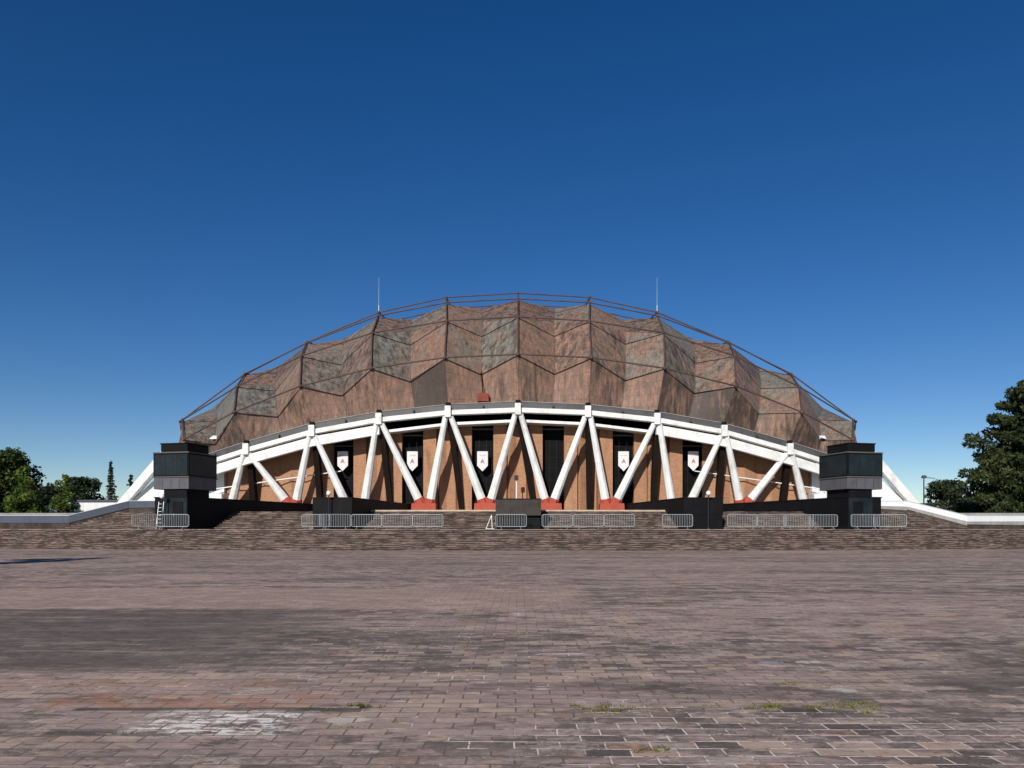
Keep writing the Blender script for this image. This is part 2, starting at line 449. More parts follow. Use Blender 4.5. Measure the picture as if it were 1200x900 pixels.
    y2 = k.math('ADD', Y, k.math('MULTIPLY', k.step(Y, 9.0, 12.0), k.math('MULTIPLY', jag, -0.2)))
    # pale band and the dark-stone field in front of it, left of the axis
    c = k.mix(k.math('MULTIPLY', rect(-60, 1.5, 15.3, 20.5, 0.3), 0.55), c, (0.315, 0.240, 0.205))
    darkf = k.math('MULTIPLY', rect(-60, -2.6, 8.8, 15.3, 0.25), k.math('SUBTRACT', 1.0, k.math('MULTIPLY', k.step(X, -5.5, -1.8), k.step(k.math('ADD', jag, k.math('MULTIPLY', cell, 0.25)), -0.12, 0.22))))
    grit = k.ramp(f, [(0.35, (0.050, 0.046, 0.045)), (0.7, (0.125, 0.108, 0.103))])
    c = k.mix(k.math('MULTIPLY', darkf, k.math('SUBTRACT', 0.92, k.math('MULTIPLY', k.step(k.noise(k.mapping(o, (0.35, 2.2, 1), (2, 31, 0)), 1.0, 8, 0.75), 0.46, 0.66), 0.75))), c, grit)
    # terracotta repair strip and the whitewash splash
    tj = k.step(k.noise(k.mapping(o, (1.2, 3, 1), (3, 3, 0)), 2.0, 6, 0.7), 0.40, 0.58)
    c = k.mix(k.math('MULTIPLY', k.math('MULTIPLY', rect(-4.4, -1.75, 7.0, 7.55, 0.12, X, jy), tj), 0.7), c, (0.27, 0.135, 0.085))
    c = k.mix(k.math('MULTIPLY', k.math('MULTIPLY', rect(-7.5, -2.4, 7.8, 8.3, 0.12, jx, Y), tj), 0.6), c, (0.28, 0.185, 0.130))
    c = k.mix(k.math('MULTIPLY', rect(-4.0, -1.35, 6.86, 6.98, 0.04, X, Y), 0.75), c, (0.040, 0.040, 0.034))
    wj = k.step(k.noise(k.mapping(o, (1.5, 3, 1)), 2.6, 8, 0.75), 0.46, 0.56)
    c = k.mix(k.math('MULTIPLY', k.math('MULTIPLY', rect(-3.15, -1.85, 6.05, 6.85, 0.15, X, Y), wj), 0.9), c, (0.62, 0.62, 0.60))
    for (px, py, rx, ry, col) in ((-1.45, 6.55, .22, .16, (0.42, 0.40, 0.36)), (0.55, 9.9, .34, .10, (0.36, 0.37, 0.36)), (0.0, 14.4, .18, .30, (0.50, 0.46, 0.40)),
                                  (2.55, 8.2, .20, .14, (0.58, 0.58, 0.57)), (3.6, 9.35, .24, .12, (0.42, 0.41, 0.39)), (3.05, 9.3, .14, .12, (0.19, 0.24, 0.28)), (3.3, 7.7, .20, .13, (0.36, 0.36, 0.35))):
        dx = k.math('DIVIDE', k.math('SUBTRACT', k.math('ADD', X, k.math('MULTIPLY', jag, 0.5)), px), rx)
        dy = k.math('DIVIDE', k.math('SUBTRACT', Y, py), ry)
        d = k.math('ADD', k.math('ADD', k.math('MULTIPLY', dx, dx), k.math('MULTIPLY', dy, dy)), k.math('MULTIPLY', k.math('SUBTRACT', f2, 0.5), 4.5))
        d = k.math('ADD', d, k.math('MULTIPLY', k.math('SUBTRACT', cell, 0.5), 0.9))
        c = k.mix(k.math('MULTIPLY', k.math('SUBTRACT', 1.0, k.step(d, 0.3, 0.9)), 0.75), c, col)
    # mortar: pale where it survives, dark or mossy where it has washed out
    keep = k.step(k.math('ADD', k.noise(o, 0.8, 6, 0.7), k.math('MULTIPLY', k.math('MULTIPLY', k.step(X, -1.5, 1.5), k.math('SUBTRACT', 1.0, k.step(Y, 6.3, 7.2))), 0.17)), 0.53, 0.62)
    chip = k.step(k.noise(o, 4.5, 5, 0.75), 0.41, 0.50)
    mcol = k.mix(k.math('MULTIPLY', keep, chip), k.mix(k.step(k.noise(o, 1.4, 3, 0.6), 0.5, 0.62), (0.115, 0.100, 0.090), (0.105, 0.104, 0.060)), (0.56, 0.52, 0.48))
    mf = k.math('MULTIPLY', br.outputs['Fac'], k.math('SUBTRACT', 1.0, k.math('MULTIPLY', darkf, 0.7)))
    c = k.mix(k.math('MULTIPLY', mf, 0.9), c, mcol)
    moss = k.noise(k.mapping(o, (0.5, 0.9, 1), (6, 17, 0)), 1.0, 6, 0.7)
    c = k.mix(k.math('MULTIPLY', k.step(moss, 0.64, 0.74), 0.5), c, (0.10, 0.105, 0.045))
    c = k.mix(1.0, c, (1.50, 1.36, 1.28), 'MULTIPLY')
    h = k.math('SUBTRACT', k.math('ADD', k.math('MULTIPLY', f, 0.9), k.math('MULTIPLY', cell, 0.35)), k.math('MULTIPLY', br.outputs['Fac'], 0.6))
    k.bump(h, 0.8, 0.02)
    return k.done(c, 0.88, 0.15)
M['plaza'] = m_plaza()

def m_ground():
    k = NT('dry_ground'); o = k.co()
    c = k.ramp(k.noise(o, 0.12, 6, 0.65), [(0.3, (0.075, 0.075, 0.035)), (0.6, (0.14, 0.115, 0.075)), (0.8, (0.20, 0.17, 0.12))])
    return k.done(c, 0.95, 0.05)
M['ground'] = m_ground()

def m_leaf(name, cols, tr=0.25):
    k = NT(name)
    c = k.ramp(k.attr('tint'), [(i / (len(cols) - 1), q) for i, q in enumerate(cols)])
    k.b.inputs['Subsurface Weight'].default_value = 0.0
    m = k.done(c, 0.65, 0.2)
    ts = k.n('ShaderNodeBsdfTranslucent'); k.l(c, ts.inputs['Color'])
    mx = k.n('ShaderNodeMixShader'); mx.inputs[0].default_value = tr
    k.l(k.b.outputs[0], mx.inputs[1]); k.l(ts.outputs[0], mx.inputs[2])
    out = [x for x in k.t.nodes if x.type == 'OUTPUT_MATERIAL'][0]
    k.l(mx.outputs[0], out.inputs['Surface'])
    return m
M['leaf_dark'] = m_leaf('dark_green_leaf', [(0.020, 0.034, 0.010), (0.052, 0.078, 0.020), (0.095, 0.125, 0.032)])
M['leaf_mid'] = m_leaf('yellow_green_leaf', [(0.045, 0.078, 0.012), (0.100, 0.150, 0.022), (0.150, 0.200, 0.036)], 0.3)
M['leaf_pine'] = m_leaf('pine_needle', [(0.016, 0.026, 0.012), (0.040, 0.056, 0.020), (0.080, 0.090, 0.030)])
M['leaf_far'] = m_leaf('far_leaf', [(0.018, 0.030, 0.016), (0.032, 0.046, 0.022), (0.045, 0.060, 0.028)])
M['grass'] = m_leaf('weed_blade', [(0.070, 0.085, 0.018), (0.150, 0.165, 0.032), (0.260, 0.235, 0.060)], 0.3)

# ------------------------------------------------------------------ ground, plaza, stairs, terrace
g = MB(); g.poly([(-3000, -400, 0), (3000, -400, 0), (3000, 6000, 0), (-3000, 6000, 0)])
tag(g.build('ground', M['ground']), kind='structure')
def sheet(name, mat, x0, x1, y0, yend, z, nseg=60):
    mb = MB(); xs = np.linspace(x0, x1, nseg + 1)
    for a, b in zip(xs[:-1], xs[1:]):
        mb.poly([(a, y0, z), (b, y0, z), (b, yend(b), z), (a, yend(a), z)])
    return tag(mb.build(name, mat), kind='structure')
sheet('plaza_paving', M['plaza'], -95, 95, -25, lambda x: 52.4 + crv(x), 0.004)

RISE = 0.144
def flight(name, y0, n, tread, z0, half0, half1, land=None):
    """a run of n risers bowed in plan; half width goes from half0 (bottom) to half1 (top)"""
    mb = MB(); prof = []
    y, z = y0, z0
    for i in range(n):
        prof += [(y + .03, z), (y + .03, z + RISE - .045), (y - .012, z + RISE - .045), (y - .012, z + RISE)]
        z += RISE; y += tread
    prof.append((y, z))
    if land: prof.append((land, z))
    v = 0.0; ns = 64
    for i in range(len(prof) - 1):
        (ya, za), (yb, zb) = prof[i], prof[i + 1]
        L = math.hypot(yb - ya, zb - za)
        def hw(yy): 
            t = min(1, max(0, (yy - y0) / (n * tread))); return half0 + (half1 - half0) * t
        for j in range(ns):
            ta, tb = -1 + 2 * j / ns, -1 + 2 * (j + 1) / ns
            xa0, xb0, xa1, xb1 = ta * hw(ya), tb * hw(ya), ta * hw(yb), tb * hw(yb)
            mb.poly([(xa0, ya + crv(xa0), za), (xb0, ya + crv(xb0), za), (xb1, yb + crv(xb1), zb), (xa1, yb + crv(xa1), zb)], 1 if i % 4 == 2 else 0,
                    [(xa0, v), (xb0, v), (xb1, v + L), (xa1, v + L)])
        v += L
    return tag(mb.build(name, [M['stairs'], M['nosing']]), kind='structure')
flight('lower_stairs', 52.2, 10, 0.31, 0.0, 75, 75, land=59.3)
Z1 = 10 * RISE
flight('upper_stairs', 59.2, 10, 0.31, Z1, 37.7, 34.2, land=62.35)
Z2 = Z1 + 10 * RISE
# terrace the arena stands on
t = MB(); ns = 48; xs = np.linspace(-33.6, 33.6, ns + 1)
for a, b in zip(xs[:-1], xs[1:]):
    t.poly([(a, 62.3 + crv(a), Z2), (b, 62.3 + crv(b), Z2), (b, 70, Z2), (a, 70, Z2)])
t.poly([(-52, 70, Z2), (52, 70, Z2), (52, 150, Z2), (-52, 150, Z2)])
t.poly([(-52, 70, 0), (-33.6, 70, 0), (-33.6, 70, Z2), (-52, 70, Z2)])
t.poly([(33.6, 70, 0), (52, 70, 0), (52, 70, Z2), (33.6, 70, Z2)])
t.poly([(-52, 150, 0), (-52, 70, 0), (-52, 70, Z2), (-52, 150, Z2)])
t.poly([(52, 70, 0), (52, 150, 0), (52, 150, Z2), (52, 70, Z2)])
tag(t.build('terrace', M['concrete']), kind='structure')
k_ = MB(); xs = np.linspace(-75, 75, 90)
for a, b in zip(xs[:-1], xs[1:]):
    k_.hexa([(a, 54.96 + crv(a), Z1 - .05), (b, 54.96 + crv(b), Z1 - .05), (b, 55.5 + crv(b), Z1 - .05), (a, 55.5 + crv(a), Z1 - .05),
             (a, 54.96 + crv(a), Z1 + .012), (b, 54.96 + crv(b), Z1 + .012), (b, 55.5 + crv(b), Z1 + .012), (a, 55.5 + crv(a), Z1 + .012)])
tag(k_.build('landing_kerb', M['landing']), kind='structure')
k_ = MB(); xs = np.linspace(-12.6, 12.6, 25)
for a, b in zip(xs[:-1], xs[1:]):
    k_.hexa([(a, 62.28 + crv(a), Z2 + .003), (b, 62.28 + crv(b), Z2 + .003), (b, 62.7 + crv(b), Z2 + .003), (a, 62.7 + crv(a), Z2 + .003),
             (a, 62.28 + crv(a), Z2 + .12), (b, 62.28 + crv(b), Z2 + .12), (b, 62.7 + crv(b), Z2 + .12), (a, 62.7 + crv(a), Z2 + .12)])
tag(k_.build('terrace_kerb', M['kerb']), kind='structure')

# ------------------------------------------------------------------ the arena
arena = empty('sports_arena', (0, 106.5, Z2), 'huge domed sports arena clad in folded weathered copper on white raking struts', 'arena')

# roof grid: rows from the front edge inwards (B is the outermost), columns from the axis outwards
dxB = [0, 86, 172, 255.5, 333, 392]; yB = [415, 419, 431.5, 452.5, 483, 515]; YB = [73.1, 73.25, 73.7, 74.3, 75.2, 76.6]
dxC = [0, 83.5, 171, 254, 329.5, 393]; yC = [371, 376, 390, 417, 453, 492]; YC = [76.2, 76.4, 76.9, 77.6, 78.6, 80.4]
dxD = [0, 84, 164, 248, 320, 396]; yD = [350, 354.5, 370, 402, 438, 494]; YD = [81.5, 81.7, 82.2, 83, 84, 85.5]
dxE = [0, 84, 163, 246, 318, 366]; yE = [343.5, 348.5, 366, 400.5, 438, 497]; YE = [88.5, 88.7, 89, 89.8, 90.6, 93]
tubeN = {}
for kk in range(6):
    for r, (dx, y, Yd) in enumerate(((dxB, yB, YB), (dxC, yC, YC), (dxD, yD, YD), (dxE, yE, YE))):
        tubeN[kk, r] = at(dx[kk], y[kk], Yd[kk])
    e = tubeN[kk, 3]
    tubeN[kk, 4] = Vector((e.x * 1.02, 97.5, e.z * 1.045 if kk < 5 else e.z + .5))
    tubeN[kk, 5] = Vector((e.x * 1.03, 106.5, e.z * 1.065 if kk < 5 else e.z + .8))
def node(i, j):      # i -5..5 across, j 0..10 front to back
    jj = j if j <= 5 else 10 - j
    p = tubeN[abs(i), jj]
    return Vector((math.copysign(p.x, i) if i else 0.0, p.y if j <= 5 else 213 - p.y, p.z))
STAND = [0.12, 0.12, 0.15, 0.95, 0.95, 0.95]
def skin(i, j):      # the cladding lies under the tubes
    p = node(i, j); jj = j if j <= 5 else 10 - j
    inward = Vector((0, 106.5, 0)) - Vector((p.x, p.y, 0)); inward.normalize()
    return p + Vector((0, 0, -STAND[jj])) + inward * 0.12
midY = {0: [436, 445, 460, 486, 517], 1: [378, 389, 419, 450, 489], 2: [362, 375, 397.5, 430.5, 478]}
midX = {0: [43, 126, 207, 282, 356], 1: [42, 126, 208, 285, 352], 2: [43, 124, 203, 282, 357]}
def mid(i, j):       # valley point between columns i and i+1 (i -5..4)
    jj = j if j <= 5 else 10 - j
    a, b = skin(i, jj), skin(i + 1, jj)
    s = 1 if i >= 0 else -1
    q = i if i >= 0 else -i - 1
    if jj in midY:
        Yd = (a.y + b.y) / 2 + (2.3, 3.3, 3.2)[jj]
        p = at(midX[jj][q], midY[jj][q], Yd); p.x *= s
    else:
        p = (a + b) / 2 + Vector((0, 0, -1.7))
    if j > 5: p.y = 213 - p.y
    return p

# foot of the cladding along the ring beam
dxA = [0, 82, 163, 241.5, 318.5, 392]; yRim = [470, 473.5, 482, 495.5, 517, 541]; yBeam = [477.5, 480.5, 489, 503, 524.5, 548.5]
YA = [74, 74.15, 74.6, 75.3, 76.4, 78]
rimN = [at(dxA[q], yRim[q], YA[q]) for q in range(6)]
beamN = [at(dxA[q], yBeam[q], YA[q]) for q in range(6)]
def mir(p, s): return Vector((p.x * s, p.y, p.z))
def rim(i): return mir(rimN[abs(i)], 1 if i >= 0 else -1)
def beamp(i): return mir(beamN[abs(i)], 1 if i >= 0 else -1)
sideA = [rimN[5], Vector((35.9, 80.3, 8.6)), Vector((37.6, 85.5, 9.2)), Vector((38.4, 93, 9.7)), Vector((38.8, 97.5, 9.9)), Vector((39, 106.5, 10))]
def side_rim(j):
    jj = j if j <= 5 else 10 - j
    p = sideA[jj]; return Vector((p.x, p.y if j <= 5 else 213 - p.y, p.z))

roof = MB()
def patch(p00, p10, p11, p01, patina, stain, n=5):
    L1 = ((p10 - p00).length + (p11 - p01).length) / 2; L2 = ((p01 - p00).length + (p11 - p10).length) / 2
    off = (rng.uniform(0, 20), rng.uniform(0, 20))
    b = len(roof.v)
    for a in range(n + 1):
        for c in range(n + 1):
            u, v = c / n, a / n
            p = p00 * (1 - u) * (1 - v) + p10 * u * (1 - v) + p11 * u * v + p01 * (1 - u) * v
            if 0 < a < n and 0 < c < n:
                p = p + Vector((rng.gauss(0, .02), rng.gauss(0, .02), rng.gauss(0, .02)))
            roof.v.append(tuple(p))
    for a in range(n):
        for c in range(n):
            i0 = b + a * (n + 1) + c
            uvs = [(off[0] + L1 * q, off[1] + L2 * r_) for q, r_ in ((c / n, a / n), ((c + 1) / n, a / n), ((c + 1) / n, (a + 1) / n), (c / n, (a + 1) / n))]
            roof.face([i0, i0 + 1, i0 + n + 2, i0 + n + 1], 0, uvs, True)
            roof.a.append({'patina': patina, 'stain': stain})
# heavier black stains where the photo has them, keyed by (column, half)
STAIN = {(-5, 0): .55, (-5, 1): .70, (-4, 0): .45, (-4, 1): .50, (-3, 0): .30, (-3, 1): .48, (-2, 0): .12, (-2, 1): .97, (-1, 0): .10, (-1, 1): .36,
         (0, 0): .50, (0, 1): .28, (1, 0): .52, (1, 1): .15, (2, 0): .66, (2, 1): .80, (3, 0): .72, (3, 1): .50, (4, 0): .70, (4, 1): .60}
for i in range(-5, 5):
    for half in (0, 1):
        kn = i if half == 0 else i + 1
        def quad(lo_n, hi_n, lo_m, hi_m, pa, st):
            if half == 0: patch(lo_n, lo_m, hi_m, hi_n, pa, st)
            else: patch(lo_m, lo_n, hi_n, hi_m, pa, st)
        out = abs(i + .5) > 2
        rm = (rim(i) + rim(i + 1)) / 2 + Vector((0, 1.0, 0))
        quad(rim(kn), skin(kn, 0), rm, mid(i, 0), 0.02 + (0.10 if out else 0) + rng.uniform(-.06, .1), STAIN.get((i, half), rng.uniform(.3, .6)))
        for j in range(10):
            pa = (0.46, 0.40, 0.26, .3, .3)[j] if j < 5 else .3
            pa += (0.10 if out else -.04) + rng.uniform(-.24, .24)
            if j == 2: pa -= .25
            quad(skin(kn, j), skin(kn, j + 1), mid(i, j), mid(i, j + 1), pa, rng.uniform(.3, .62))
        # far side apron
        def back(p): return Vector((p.x, 213 - p.y, p.z))
        a, b2 = back(rim(kn)), skin(kn, 10)
        am, bm = back(rm), mid(i, 10)
        if half == 0: patch(b2, bm, am, a, .2, .5, 2)
        else: patch(bm, b2, a, am, .2, .5, 2)
for s in (-1, 1):
    for j in range(10):
        a, b2, c2, d2 = side_rim(j), side_rim(j + 1), skin(5, j + 1), skin(5, j)
        m0 = (a + b2) / 2; m1 = (c2 + d2) / 2 + Vector((-1.6, 0, -.6))
        A = [mir(p, s) for p in (a, m0, m1, d2)]; B2 = [mir(p, s) for p in (m0, b2, c2, m1)]
        for q in (A, B2):
            if s == 1: patch(q[0], q[1], q[2], q[3], .15, .5, 3)
            else: patch(q[1], q[0], q[3], q[2], .15, .5, 3)
roof_o = roof.build('roof', M['copper'], arena)

# steel arches standing proud of the cladding
for i in range(-5, 6):
    mb = MB()
    for j in range(10):
        mb.tube(node(i, j), node(i, j + 1), 0.085, n=8)
    for j in range(0, 6):
        mb.ball(node(i, j), 0.17 if j else 0.2, seg=8, rings=6)
    # stand-off stubs that hold the arch over the copper
    for j in (2, 3):
        mb.tube(node(i, j), node(i, j) + Vector((0, .2, -1.0)), 0.06, n=6)
    mb.build('arch_tube', M['tube'], arena)
for j in range(11):
    mb = MB()
    for i in range(-5, 5):
        mb.tube(node(i, j), node(i + 1, j), 0.078, n=8)
    mb.build('cross_tube', M['tube'], arena)
for i in range(-5, 5):
    mb = MB(); off = Vector((0, -.03, 0))
    for j in range(3): mb.tube(mid(i, j) + off, mid(i, j + 1) + off, .035, n=5)
    mb.tube((rim(i) + rim(i + 1)) / 2 + Vector((0, .97, 0)), mid(i, 0) + off, .03, n=5)
    mb.build('valley_seam', M['seam'], arena)
# red hatch and its cable, small open skylights at the corners
m0 = mid(-1, 0); rm = (rim(-1) + rim(0)) / 2 + Vector((0, .15, 0))
mb = MB(); c0 = rm + Vector((0, -.22, .55))
mb.hexa([c0 + Vector(p) for p in ((-.58, .25, -.4), (.58, .25, -.4), (.58, .9, -.4), (-.58, .9, -.4), (-.5, .15, .4), (.5, .15, .4), (.5, .9, .4), (-.5, .9, .4))])
mb.build('roof_hatch', M['rust_red'], arena, .03)
mb = MB(); mb.tube(m0 + Vector((0, -.08, 0)), c0 + Vector((0, .3, .35)), .05, n=6); mb.build('downpipe', M['dark_column'], arena)
for s in (-1, 1):
    m4 = mir(mid(4, 0), s); mb = MB()
    c0 = m4 + Vector((-.2 * s, -.25, .25))
    mb.hexa([c0 + Vector(p) for p in ((-.5, -.1, -.05), (.5, -.1, -.05), (.6, .5, .25), (-.4, .5, .25), (-.5, -.1, .05), (.5, -.1, .05), (.6, .5, .35), (-.4, .5, .35))])
    mb.build('skylight', M['white_metal'], arena)
for i in (-2, 2):
    p = node(i, 3); mb = MB()
    mb.tube(p, p + Vector((0, 0, .8)), .09, n=8); mb.tube(p + Vector((0, 0, .8)), p + Vector((0, 0, 4.0)), .032, .018, n=6)
    mb.build('lightning_rod', M['steel'], arena)

# ring beam, gutter and fascia, bay by bay
bays = [(i, i + 1) for i in range(-5, 5)]
for a, b in bays:
    A, B_ = beamp(a), beamp(b); Ra, Rb = rim(a), rim(b)
    mb = MB(); mb.beam(A, B_, .75, .46); mb.build('ring_beam', M['white'], arena, .03)
    mb = MB()
    bk = Vector((0, .16, 0)); th = Vector((0, .12, 0))
    mb.hexa([A + bk, B_ + bk, B_ + bk + th, A + bk + th, Ra + bk - Vector((0, 0, .06)), Rb + bk - Vector((0, 0, .06)), Rb + bk + th - Vector((0, 0, .06)), Ra + bk + th - Vector((0, 0, .06))])
    mb.build('gutter_panel', M['grey_sheet'], arena)
    mb = MB(); mb.beam(Ra + Vector((0, .10, .03)), Rb + Vector((0, .10, .03)), .2, .06); mb.build('gutter_rim', M['concrete'], arena)
    mb = MB(); t_ = .5
    f = A.lerp(B_, t_) + Vector((0, -.05, .12))
    if min(abs(a), abs(b)) >= 0:
        mb.box(f.x - .07, f.x + .07, f.y - .12, f.y + .2, f.z, f.z + .28)
        mb.build('floodlight', M['lamp_head'], arena)
    if min(abs(a), abs(b)) >= 2:
        mb = MB(); d = Vector((0, .12, -.70)); mb.beam(A + d, B_ + d, .5, .95); mb.build('fascia', M['white'], arena, .03)
for i in range(-5, 6):
    p = beamp(i); mb = MB()
    mb.box(p.x - .30, p.x + .30, p.y - .30, p.y + .6, p.z - .72, p.z + .40)
    mb.build('joint_block', M['white'], arena, .05)
    mb = MB(); mb.box(p.x - .22, p.x + .22, p.y - .12, p.y + .4, p.z + .40, p.z + .72); mb.build('bearing', M['dark_column'], arena)

# raking struts on red footings
feet = {(0, 1): 31, (1, -1): 43, (1, 1): 102, (2, -1): 117, (2, 1): 179, (3, -1): 204, (3, 1): 259, (4, -1): 273, (4, 1): 334}
def YF(x): return 75.3 + crv(x)
footP = {}
for kk in range(0, 5):
    for sd_ in (-1, 1):
        dx = feet.get((kk, sd_), -31 if sd_ == -1 else None)
        X = dx * 75.6 / FPX
        for _ in range(3): X = dx * YF(X) / FPX
        footP[kk, sd_] = Vector((X, YF(X), 4.42))
for i in range(-4, 5):
    s = 1 if i >= 0 else -1
    top = beamp(i)
    for sd_ in (-1, 1):
        f = mir(footP[abs(i), sd_], s)
        side = 1 if f.x > top.x else -1
        tp = Vector((top.x + .26 * side, top.y + .12, top.z - .62))
        mb = MB(); mb.octa(f + (f - tp).normalized() * .25, tp, .45, .27)
        mb.build('strut', M['white'], arena, .025)
        mb = MB()
        d = (f - tp).normalized()
        mb.octa(f + d * .95, f + d * .02, .62, .53)
        mb.build('strut_socket', M['red'], arena)
def footing(x0, x1, Y):
    mb = MB(); yy = Y
    mb.hexa([(x0, yy - .85, Z2 + .003), (x1, yy - .85, Z2 + .003), (x1, yy + .8, Z2 + .003), (x0, yy + .8, Z2 + .003),
             (x0 + .05, yy - .75, 3.92), (x1 - .05, yy - .75, 3.92), (x1 - .05, yy + .7, 3.92), (x0 + .05, yy + .7, 3.92)])
    mb.build('footing', M['red'], arena, .05)
for s in (-1, 1):
    for kk in range(0, 5):
        a = footP[kk, 1]
        b = footP[kk + 1, -1] if kk < 4 else a + Vector((1.5, 0, 0))
        if kk >= 3 and False: continue
        xs_ = sorted((s * a.x, s * b.x)); c = (xs_[0] + xs_[1]) / 2
        hw = max(1.2, (xs_[1] - xs_[0]) / 2 + .60)
        footing(c - hw, c + hw, YF(c))

# brick wall behind the struts
def YW(x): return 76.75 + crv(x)
wk = [0, 7.0, 13.9, 20.6, 27.2, 33.0]
wz = [at(0, v, 76.75).z for v in (494, 498.5, 507.5, 520, 538, 560)]
def wall_top(x): return float(np.interp(abs(x), wk, wz))
OPEN = []
for dx in (41.5, 123.5, 205):
    X = dx * 76.75 / FPX
    for _ in range(3): X = dx * (YW(X) - .3) / FPX
    OPEN += [X, -X]
OPEN.sort()
HW = 1.08
brick = MB()
pts = []      # plan polyline of the face, None = gap
def add_run(x0, x1, pattern):
    run = []
    n = max(1, int(round((x1 - x0) / 1.35)))
    for q in range(n + 1):
        x = x0 + (x1 - x0) * q / n
        run.append((x, YW(x) + (pattern[q % len(pattern)])))
    return run
runs = []
edges = [-30.4] + sum([[o - HW, o + HW] for o in OPEN], []) + [30.4]
for q in range(0, len(edges), 2):
    x0, x1 = edges[q], edges[q + 1]
    if q == 0 or q == len(edges) - 2:
        run = []
        n = 8
        for u in range(n + 1):
            x = x0 + (x1 - x0) * u / n
            run.append((x, YW(x) + (-.25 if u % 2 else .15)))
    else:
        m_ = (x0 + x1) / 2
        run = []
        for x, d in ((x0, -.30), (x0 + 1.3, -.30), (x0 + 1.42, .12), (m_ - .80, -.18), (m_ - .15, .22), (m_ + .15, .22), (m_ + .80, -.18), (x1 - 1.42, .12), (x1 - 1.3, -.30), (x1, -.30)):
            run.append((x, YW(x) + d))
    runs.append(run)
for run in runs:
    u = run[0][0]
    full = [(run[0][0], run[0][1] + 1.3)] + run + [(run[-1][0], run[-1][1] + 1.3)]
    for (xa, ya), (xb, yb) in zip(full[:-1], full[1:]):
        L = math.hypot(xb - xa, yb - ya)
        za, zb = wall_top(xa), wall_top(xb)
        brick.poly([(xa, ya, Z2), (xb, yb, Z2), (xb, yb, zb), (xa, ya, za)], 0, [(u, 0), (u + L, 0), (u + L, zb - Z2), (u, za - Z2)])
        u += L
    b = len(brick.v)
    for (x, y) in run: brick.v += [(x, y, wall_top(x)), (x, y + 1.4, wall_top(x))]
    for q in range(len(run) - 1): brick.face([b + 2 * q, b + 2 * q + 2, b + 2 * q + 3, b + 2 * q + 1], 0, [(0, 0)] * 4)
brick.build('brick_wall', M['brick'], arena)
for o in OPEN:
    zt = wall_top(o) - .35; yd = YW(o) + .55
    mb = MB(); mb.box(o - HW + .003, o + HW - .003, yd, yd + .08, Z2 + .003, zt)
    d_ = mb.build('glazed_door', M['door'], arena)
    mb = MB()
    for q in range(1, 3):
        x = o - HW + 2 * HW * q / 3; mb.box(x - .03, x + .03, yd - .05, yd - .002, Z2 + .01, zt)
    z = Z2 + 1.1
    while z < zt - .2:
        mb.box(o - HW + .02, o + HW - .02, yd - .045, yd - .004, z, z + .05); z += 1.15
    m_ = mb.build('mullion_grid', M['mullion'], d_)
    m_.location = (0, 0, 0)
    mb = MB(); mb.box(o - HW + .003, o + HW - .003, YW(o) - .1, yd + .3, zt + .003, wall_top(o) + .15); mb.build('lintel', M['dark_column'], arena)
    mb = MB(); mb.box(o - HW + .05, o + HW - .05, YW(o) - .05, YW(o) + .12, zt - .30, zt - .16); mb.build('lintel_light_strip', M['grey_sheet'], arena)
# coping over the open bays, near-black sheet behind paints the shade of the recess above it
for a, b in bays:
    if max(abs(a), abs(b)) <= 2:
        zc = lambda v: at(0, (491.5, 495, 504)[abs(v)], 74.9).z
        A, B_ = beamp(a), beamp(b); d = Vector((0, .80, 0))
        mb = MB(); mb.beam(Vector((A.x, A.y + .8, zc(a))), Vector((B_.x, B_.y + .8, zc(b))), 1.7, .26)
        mb.build('coping', M['white'], arena)
for s in (-1, 1):
    for kk in range(0, 5):
        pass
back_ = MB()
xs = np.linspace(-30.4, 30.4, 41)
for a, b in zip(xs[:-1], xs[1:]):
    za, zb = wall_top(a), wall_top(b)
    back_.poly([(a, YW(a) + 1.2, Z2), (b, YW(b) + 1.2, Z2), (b, YW(b) + 1.2, zb + 3.2), (a, YW(a) + 1.2, za + 3.2)])
back_.build('dark_recess_back', M['interior'], arena)
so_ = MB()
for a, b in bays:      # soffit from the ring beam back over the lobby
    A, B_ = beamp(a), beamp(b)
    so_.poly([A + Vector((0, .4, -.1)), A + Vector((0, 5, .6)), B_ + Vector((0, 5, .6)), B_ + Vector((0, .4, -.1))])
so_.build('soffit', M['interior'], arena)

# dark raking columns from each joint to the foot of the wall
leanpx = {0: 20, -1: 17, 1: 2, -2: 15, 2: -5, -3: 11, 3: -8, -4: 10, 4: -10}
for i in range(-4, 5):
    p = beamp(i); Yb = YW(p.x) - .1
    dxp = p.x * FPX / p.y + leanpx[i]
    x = dxp * Yb / FPX
    x0 = p.x + .12
    mb = MB(); zt = p.z - .9
    mb.hexa([(x - .27, Yb - .42, Z2), (x + .27, Yb - .42, Z2), (x + .27, Yb + .5, Z2), (x - .27, Yb + .5, Z2),
             (x0 - .27, p.y + .55, zt), (x0 + .27, p.y + .55, zt), (x0 + .27, p.y + 1.35, zt), (x0 - .27, p.y + 1.35, zt)])
    mb.build('raking_column', M['dark_column'], arena)

